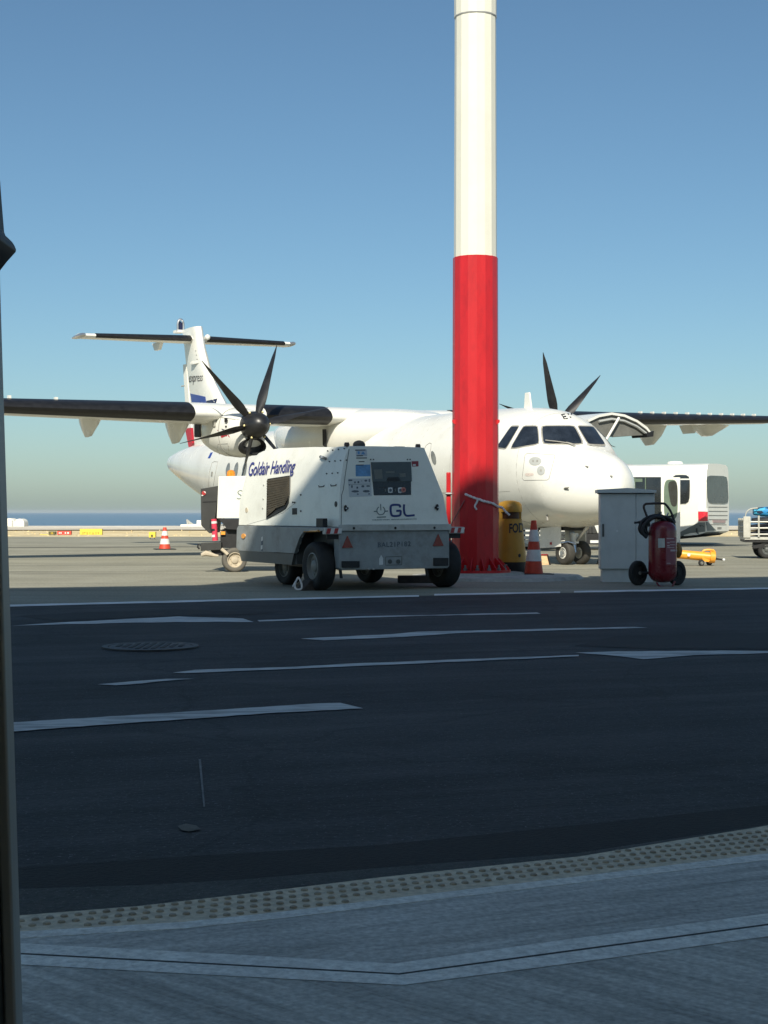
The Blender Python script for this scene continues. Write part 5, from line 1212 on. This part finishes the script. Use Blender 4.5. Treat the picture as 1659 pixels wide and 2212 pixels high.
MB().span((xl + .2, .1, z0 - .28), (xl + .9, .3, z0 - .12)).build('axle_beam', 'black', bc)
MB().prism([(xl + .16, z0 - .20), (xl + .45, z0 - .14), (xl + .45, z0 - .24), (xl + .2, z0 - .26)], 'y', .05, .12).build('tow_arm', 'black', bc)
for x in (.50, 2.1):
    for y in (.12, 1.15): wheel(bc, (xl + x, y, .20), (0, 1, 0), .20, .14, 'tyre', 'gpu_dark')
camo_m = bpy.data.materials.new('blue camouflage'); camo_m.use_nodes = True; t = camo_m.node_tree
vo = t.nodes.new('ShaderNodeTexVoronoi'); vo.inputs['Scale'].default_value = 9; tc = t.nodes.new('ShaderNodeTexCoord'); mp = t.nodes.new('ShaderNodeMapping'); mp.inputs['Scale'].default_value = (.8, 1, 2)
t.links.new(tc.outputs['Object'], mp.inputs[0]); t.links.new(mp.outputs[0], vo.inputs['Vector'])
cr = t.nodes.new('ShaderNodeValToRGB'); cr.color_ramp.interpolation = 'CONSTANT'
cr.color_ramp.elements[0].color = (.02, .24, .52, 1); cr.color_ramp.elements[1].position = .45; cr.color_ramp.elements[1].color = (.01, .02, .05, 1)
e = cr.color_ramp.elements.new(.62); e.color = (.06, .40, .62, 1); e = cr.color_ramp.elements.new(.85); e.color = (.012, .03, .07, 1)
t.links.new(vo.outputs['Color'], cr.inputs[0]); t.links.new(cr.outputs[0], t.nodes['Principled BSDF'].inputs['Base Color']); t.nodes['Principled BSDF'].inputs['Roughness'].default_value = .6
def bag(label, c, d, m, grp='bags on the baggage cart'):
    mb = MB(); rnd = random.Random(len(label)); c = V(c); R = []
    for k in range(9):
        t = -1 + 2 * k / 8; q = (1 - abs(t) ** 5) ** .5 if abs(t) < 1 else .55
        R.append([bc.m @ (c + V((d[0] / 2 * t, d[1] / 2 * max(.6, q) * math.copysign(abs(cos(a)) ** .6, cos(a)), d[2] / 2 * max(.6, q) * math.copysign(abs(sin(a)) ** .6, sin(a)) + rnd.uniform(-.006, .006)))) for a in [2 * pi * i / 18 for i in range(18)]])
    b_ = bc.m @ (c - V((0, 0, d[2] / 2)))
    fr = Frame('travel_bag', label, 'bag', b_, 0, grp)
    mb.v = []; mb.loft([[q - b_ for q in r] for r in R]); mb.build('body', m, fr, angle=60)
    y = -d[1] / 2
    MB().tube([V((-.12, y - .01, d[2] * .5)), V((-.08, y - .03, d[2] * .62)), V((.08, y - .03, d[2] * .62)), V((.12, y - .01, d[2] * .5))], .012, 6).build('carry_handle', 'black', fr)
bag('black bag at the bottom of the pile on the cart', (xl + .92, .35, z0 + .075), (1.5, .55, .15), 'bag_black')
bag('black bag in the middle of the pile on the cart', (xl + .90, .35, z0 + .225), (1.45, .55, .15), 'bag_black')
bag('black bag directly under the blue camouflage bag on the cart', (xl + .90, .35, z0 + .375), (1.40, .55, .15), 'bag_black')
bag('blue camouflage holdall on top of the bag pile', (xl + .95, .35, z0 + .57), (1.45, .5, .24), camo_m)

# ------------------------------------------------------------------ orange tow bar lying on its small wheels
p = gp(1531, 1222)
tw = Frame('tow_bar', 'orange aircraft tow bar on two small wheels, right of the extinguisher', 'tow bar', (p.x, p.y, 0), 0)
YT = p.y
def WL(u, v, dy=0.): return tw.l(at(u, v, YT + dy))
MB().cyl(WL(1330, 1184, .3), WL(1537, 1203.5), .088, n=18).build('bar', 'orange', tw)
MB().cyl(WL(1533, 1203.2), WL(1543.5, 1204), .115, n=18).build('collar', 'orange', tw)
MB().tube(smooth_path([WL(1517, 1200), WL(1517.5, 1193), WL(1523, 1188.5), WL(1536, 1188), WL(1543, 1191), WL(1544.5, 1200)], 4), .022, 8).build('lift_loop', 'orange', tw)
MB().prism([(WL(1515, 0).x, .19), (WL(1537, 0).x, .19), (WL(1530, 0).x, .075), (WL(1517, 0).x, .09)], 'y', -.06, .06).build('axle_bracket', 'orange', tw)
for u, dy in ((1515, -.12), (1532, .1)):
    q = WL(u, 1218, dy); q.z = .062; wheel(tw, q, (.5, -1, 0), .062, .05, 'tyre', 'rim_grey')
MB().tube([WL(1543, 1206), WL(1552, 1208), WL(1560, 1209)], [.03, .016, .016], 7).build('tow_pin', 'black', tw); MB().ball(WL(1563.5, 1209), .03, 8).build('tow_ball', 'white_plate', tw)
MB().cyl(WL(1537, 1214), WL(1545, 1207), .025, n=8).build('caster_arm', 'black', tw)
MB().lathe([(.03, 0), (.03, .004)], WL(1488, 1198.5, -.085), (0, -1, 0), n=14).build('round_label', 'white_plate', tw)

# ------------------------------------------------------------------ dark tractor and white slatted dollies beyond the nose gear
p = gp(1250, 1188); YD = p.y
tr = Frame('baggage_tractor', 'dark baggage tractor with a white number plate beyond the nose gear', 'tractor', (p.x, p.y, 0))
def DL(u, v, dy=0.): return tr.l(at(u, v, YD + dy))
MB().slab([DL(1233, 1136), DL(1284, 1134), DL(1292, 1153), DL(1230, 1153)], (0, 1.2, 0)).build('bonnet', 'dark_panel', tr, bevel=.02)
MB().slab([DL(1225, 1153), DL(1318, 1153), DL(1318, 1176), DL(1225, 1176)], (0, 1.6, 0)).build('chassis', 'black', tr)
MB().slab([DL(1275, 1167, -.02), DL(1293, 1167, -.02), DL(1293, 1173, -.02), DL(1275, 1173, -.02)], (0, .02, 0)).build('number_plate', 'white_plate', tr)
MB().slab([DL(1243, 1143, -.02), DL(1252, 1143, -.02), DL(1252, 1150, -.02), DL(1243, 1150, -.02)], (0, .02, 0)).build('head_lamp', 'white_plate', tr)
for k in range(4): MB().slab([DL(1256 + k * 7, 1139, -.02), DL(1259 + k * 7, 1139, -.02), DL(1260 + k * 7, 1151, -.02), DL(1257 + k * 7, 1151, -.02)], (0, .02, 0)).build('grille_bar', 'black', tr)
for u in (1236, 1306):
    for dy in (.2, 1.3):
        q = DL(u, 1180, dy); q.z = .24; wheel(tr, q, (1, 0, 0), .24, .2, 'tyre', 'rim_grey')
p = gp(1196, 1187)
sd = Frame('slatted_dolly', 'white slatted baggage dolly behind the traffic cone and nose gear', 'dolly', (p.x, p.y, 0))
YS = p.y
def SL(u, v, dy=0.): return sd.l(at(u, v, YS + dy))
for v in (1138, 1148, 1158, 1167): MB().slab([SL(1128, v), SL(1240, v), SL(1240, v + 6.5), SL(1128, v + 6.5)], (0, .04, 0)).build('slat', 'bus_white', sd)
for u in (1130, 1160, 1200, 1236): MB().slab([SL(u, 1132, .05), SL(u + 5, 1132, .05), SL(u + 5, 1180, .05), SL(u, 1180, .05)], (0, .05, 0)).build('post', 'dark_panel', sd)
MB().slab([SL(1120, 1174, .02), SL(1245, 1174, .02), SL(1245, 1181, .02), SL(1120, 1181, .02)], (0, 1.3, 0)).build('deck', 'cart_frame', sd)
for u in (1140, 1226):
    q = SL(u, 1182, .5); q.z = .13; wheel(sd, q, (0, 1, 0), .13, .1, 'tyre', 'rim_grey')

# ------------------------------------------------------------------ far side of the field
def far_box(fr, u0, v0, u1, v1, Y, d, nm, m, dy=0.):
    a = fr.l(at(u0, v1, Y + dy)); b = fr.l(at(u1, v0, Y + dy)); return MB().span(a, b + V((0, d, 0))).build(nm, m, fr)
Y = 104.; q = at(32, 1143, Y)
fb = Frame('vaulted_building', 'small white twin-vaulted building by the sea at far left', 'building', (q.x, Y, .1))
def vault(u0, u1, vt, vb):
    pts = [(u0, vb), (u0, vt + 9)] + [(u0 + (u1 - u0) * (.5 - .5 * cos(t)), vt + 9 - 9 * sin(t)) for t in [pi * k / 8 for k in range(1, 8)]] + [(u1, vt + 9), (u1, vb)]
    return MB().slab([fb.l(at(u, v, Y)) for u, v in pts], (0, 1.2, 0))
vault(5, 32, 1119.5, 1144).build('vault', 'far_white', fb); vault(32, 52, 1120.5, 1144).build('vault', 'far_white', fb)
for u0, u1, v0 in ((25, 28.5, 1124), (33, 38, 1137), (12, 18, 1137)): far_box(fb, u0, v0, u1, 1144, Y, .02, 'doorway', 'far_grey', -.03)
Y = 104.; q = at(410, 1142, Y)
wb = Frame('low_building', 'long low white building with roof masts beyond the grass', 'building', (q.x, Y, .1))
far_box(wb, 390, 1133, 470, 1144, Y, 5, 'wall', 'far_white')
MB().cyl(wb.l(at(406, 1134, Y + 1)), wb.l(at(404, 1122, Y + 1)), .07, n=6).cyl(wb.l(at(411, 1134, Y + 1)), wb.l(at(407, 1124, Y + 1)), .06, n=6).cyl(wb.l(at(408, 1127, Y + 1)), wb.l(at(417, 1133, Y + 1)), .06, n=6).build('roof_mast', 'far_grey', wb)
far_box(wb, 425, 1124, 434, 1132.5, Y + 1.5, .8, 'roof_tank', 'far_white')
far_box(wb, 404, 1134, 405, 1141, Y, .02, 'wall_joint', 'far_grey', -.03)
def sign(nm, label, cat, u0, v0, u1, v1, vg, m, marks=(), mc='sign_dark', legs=True):
    g = gp((u0 + u1) / 2, vg); fr = Frame(nm, label, cat, (g.x, g.y, 0)); Y = g.y
    far_box(fr, u0, v0, u1, v1, Y, .25, 'face', m)
    for a, b, c, d in marks: far_box(fr, a, b, c, d, Y, .02, 'marking', mc, -.03)
    if legs:
        for u in (u0 + 2, u1 - 3): far_box(fr, u, v1, u + 1, vg, Y, .1, 'leg', 'far_grey', .08)
sign('taxiway_sign', 'long yellow taxiway sign standing on the dry grass', 'airfield sign', 172.5, 1142.5, 220, 1155, 1157, 'sign_yellow', [(178, 1149, 179.5, 1153), (181, 1149, 184, 1151), (187, 1149, 189, 1153), (193, 1149, 195, 1152), (199, 1150, 202, 1153), (206, 1149, 208, 1153), (211, 1149, 214, 1152)], mat('faded sign print', (.42, .30, .05), .6))
sign('runway_sign', 'red runway sign left of the long yellow sign', 'airfield sign', 123.5, 1147, 153, 1155, 1157.5, 'sign_red', [(127, 1149.5, 129, 1153), (130.5, 1149.5, 133, 1153), (140, 1149.5, 142.5, 1153), (145, 1149.5, 149, 1153)], 'stripe_white')
sign('location_sign', 'small dark sign with a pale letter beside the red sign', 'airfield sign', 105, 1148, 119.5, 1155, 1157.5, 'sign_dark', [(110, 1150.5, 114.5, 1151.5), (110, 1152, 111.2, 1154), (113.4, 1152, 114.5, 1154)], 'sign_yellow')
sign('stand_sign', 'small square yellow sign on two legs, left of the cone', 'airfield sign', 321.5, 1149, 335.5, 1161, 1165.5, 'sign_yellow', [(326, 1155, 330, 1159)], 'sign_dark')
mk = gp(88, 1157); mkf = Frame('ground_marker', 'flat yellow marker left of the dark sign on the grass', 'marker', (mk.x, mk.y, 0)); far_box(mkf, 86, 1154.5, 104, 1157, mk.y, .2, 'board', 'sign_yellow')

# ------------------------------------------------------------------ sea haze: one closed box of thin air round everything
hz = bpy.data.materials.new('thin sea haze'); hz.use_nodes = True; t = hz.node_tree
t.nodes.remove(t.nodes['Principled BSDF']); pv_ = t.nodes.new('ShaderNodeVolumePrincipled')
pv_.inputs['Color'].default_value = (.82, .91, 1.0, 1); pv_.inputs['Density'].default_value = HAZE; pv_.inputs['Anisotropy'].default_value = 0.
t.links.new(pv_.outputs[0], t.nodes['Material Output'].inputs['Volume'])
o = MB().span((-30000, -60, -18), (30000, 30000, 24)).build('haze', hz); o['kind'] = 'stuff'
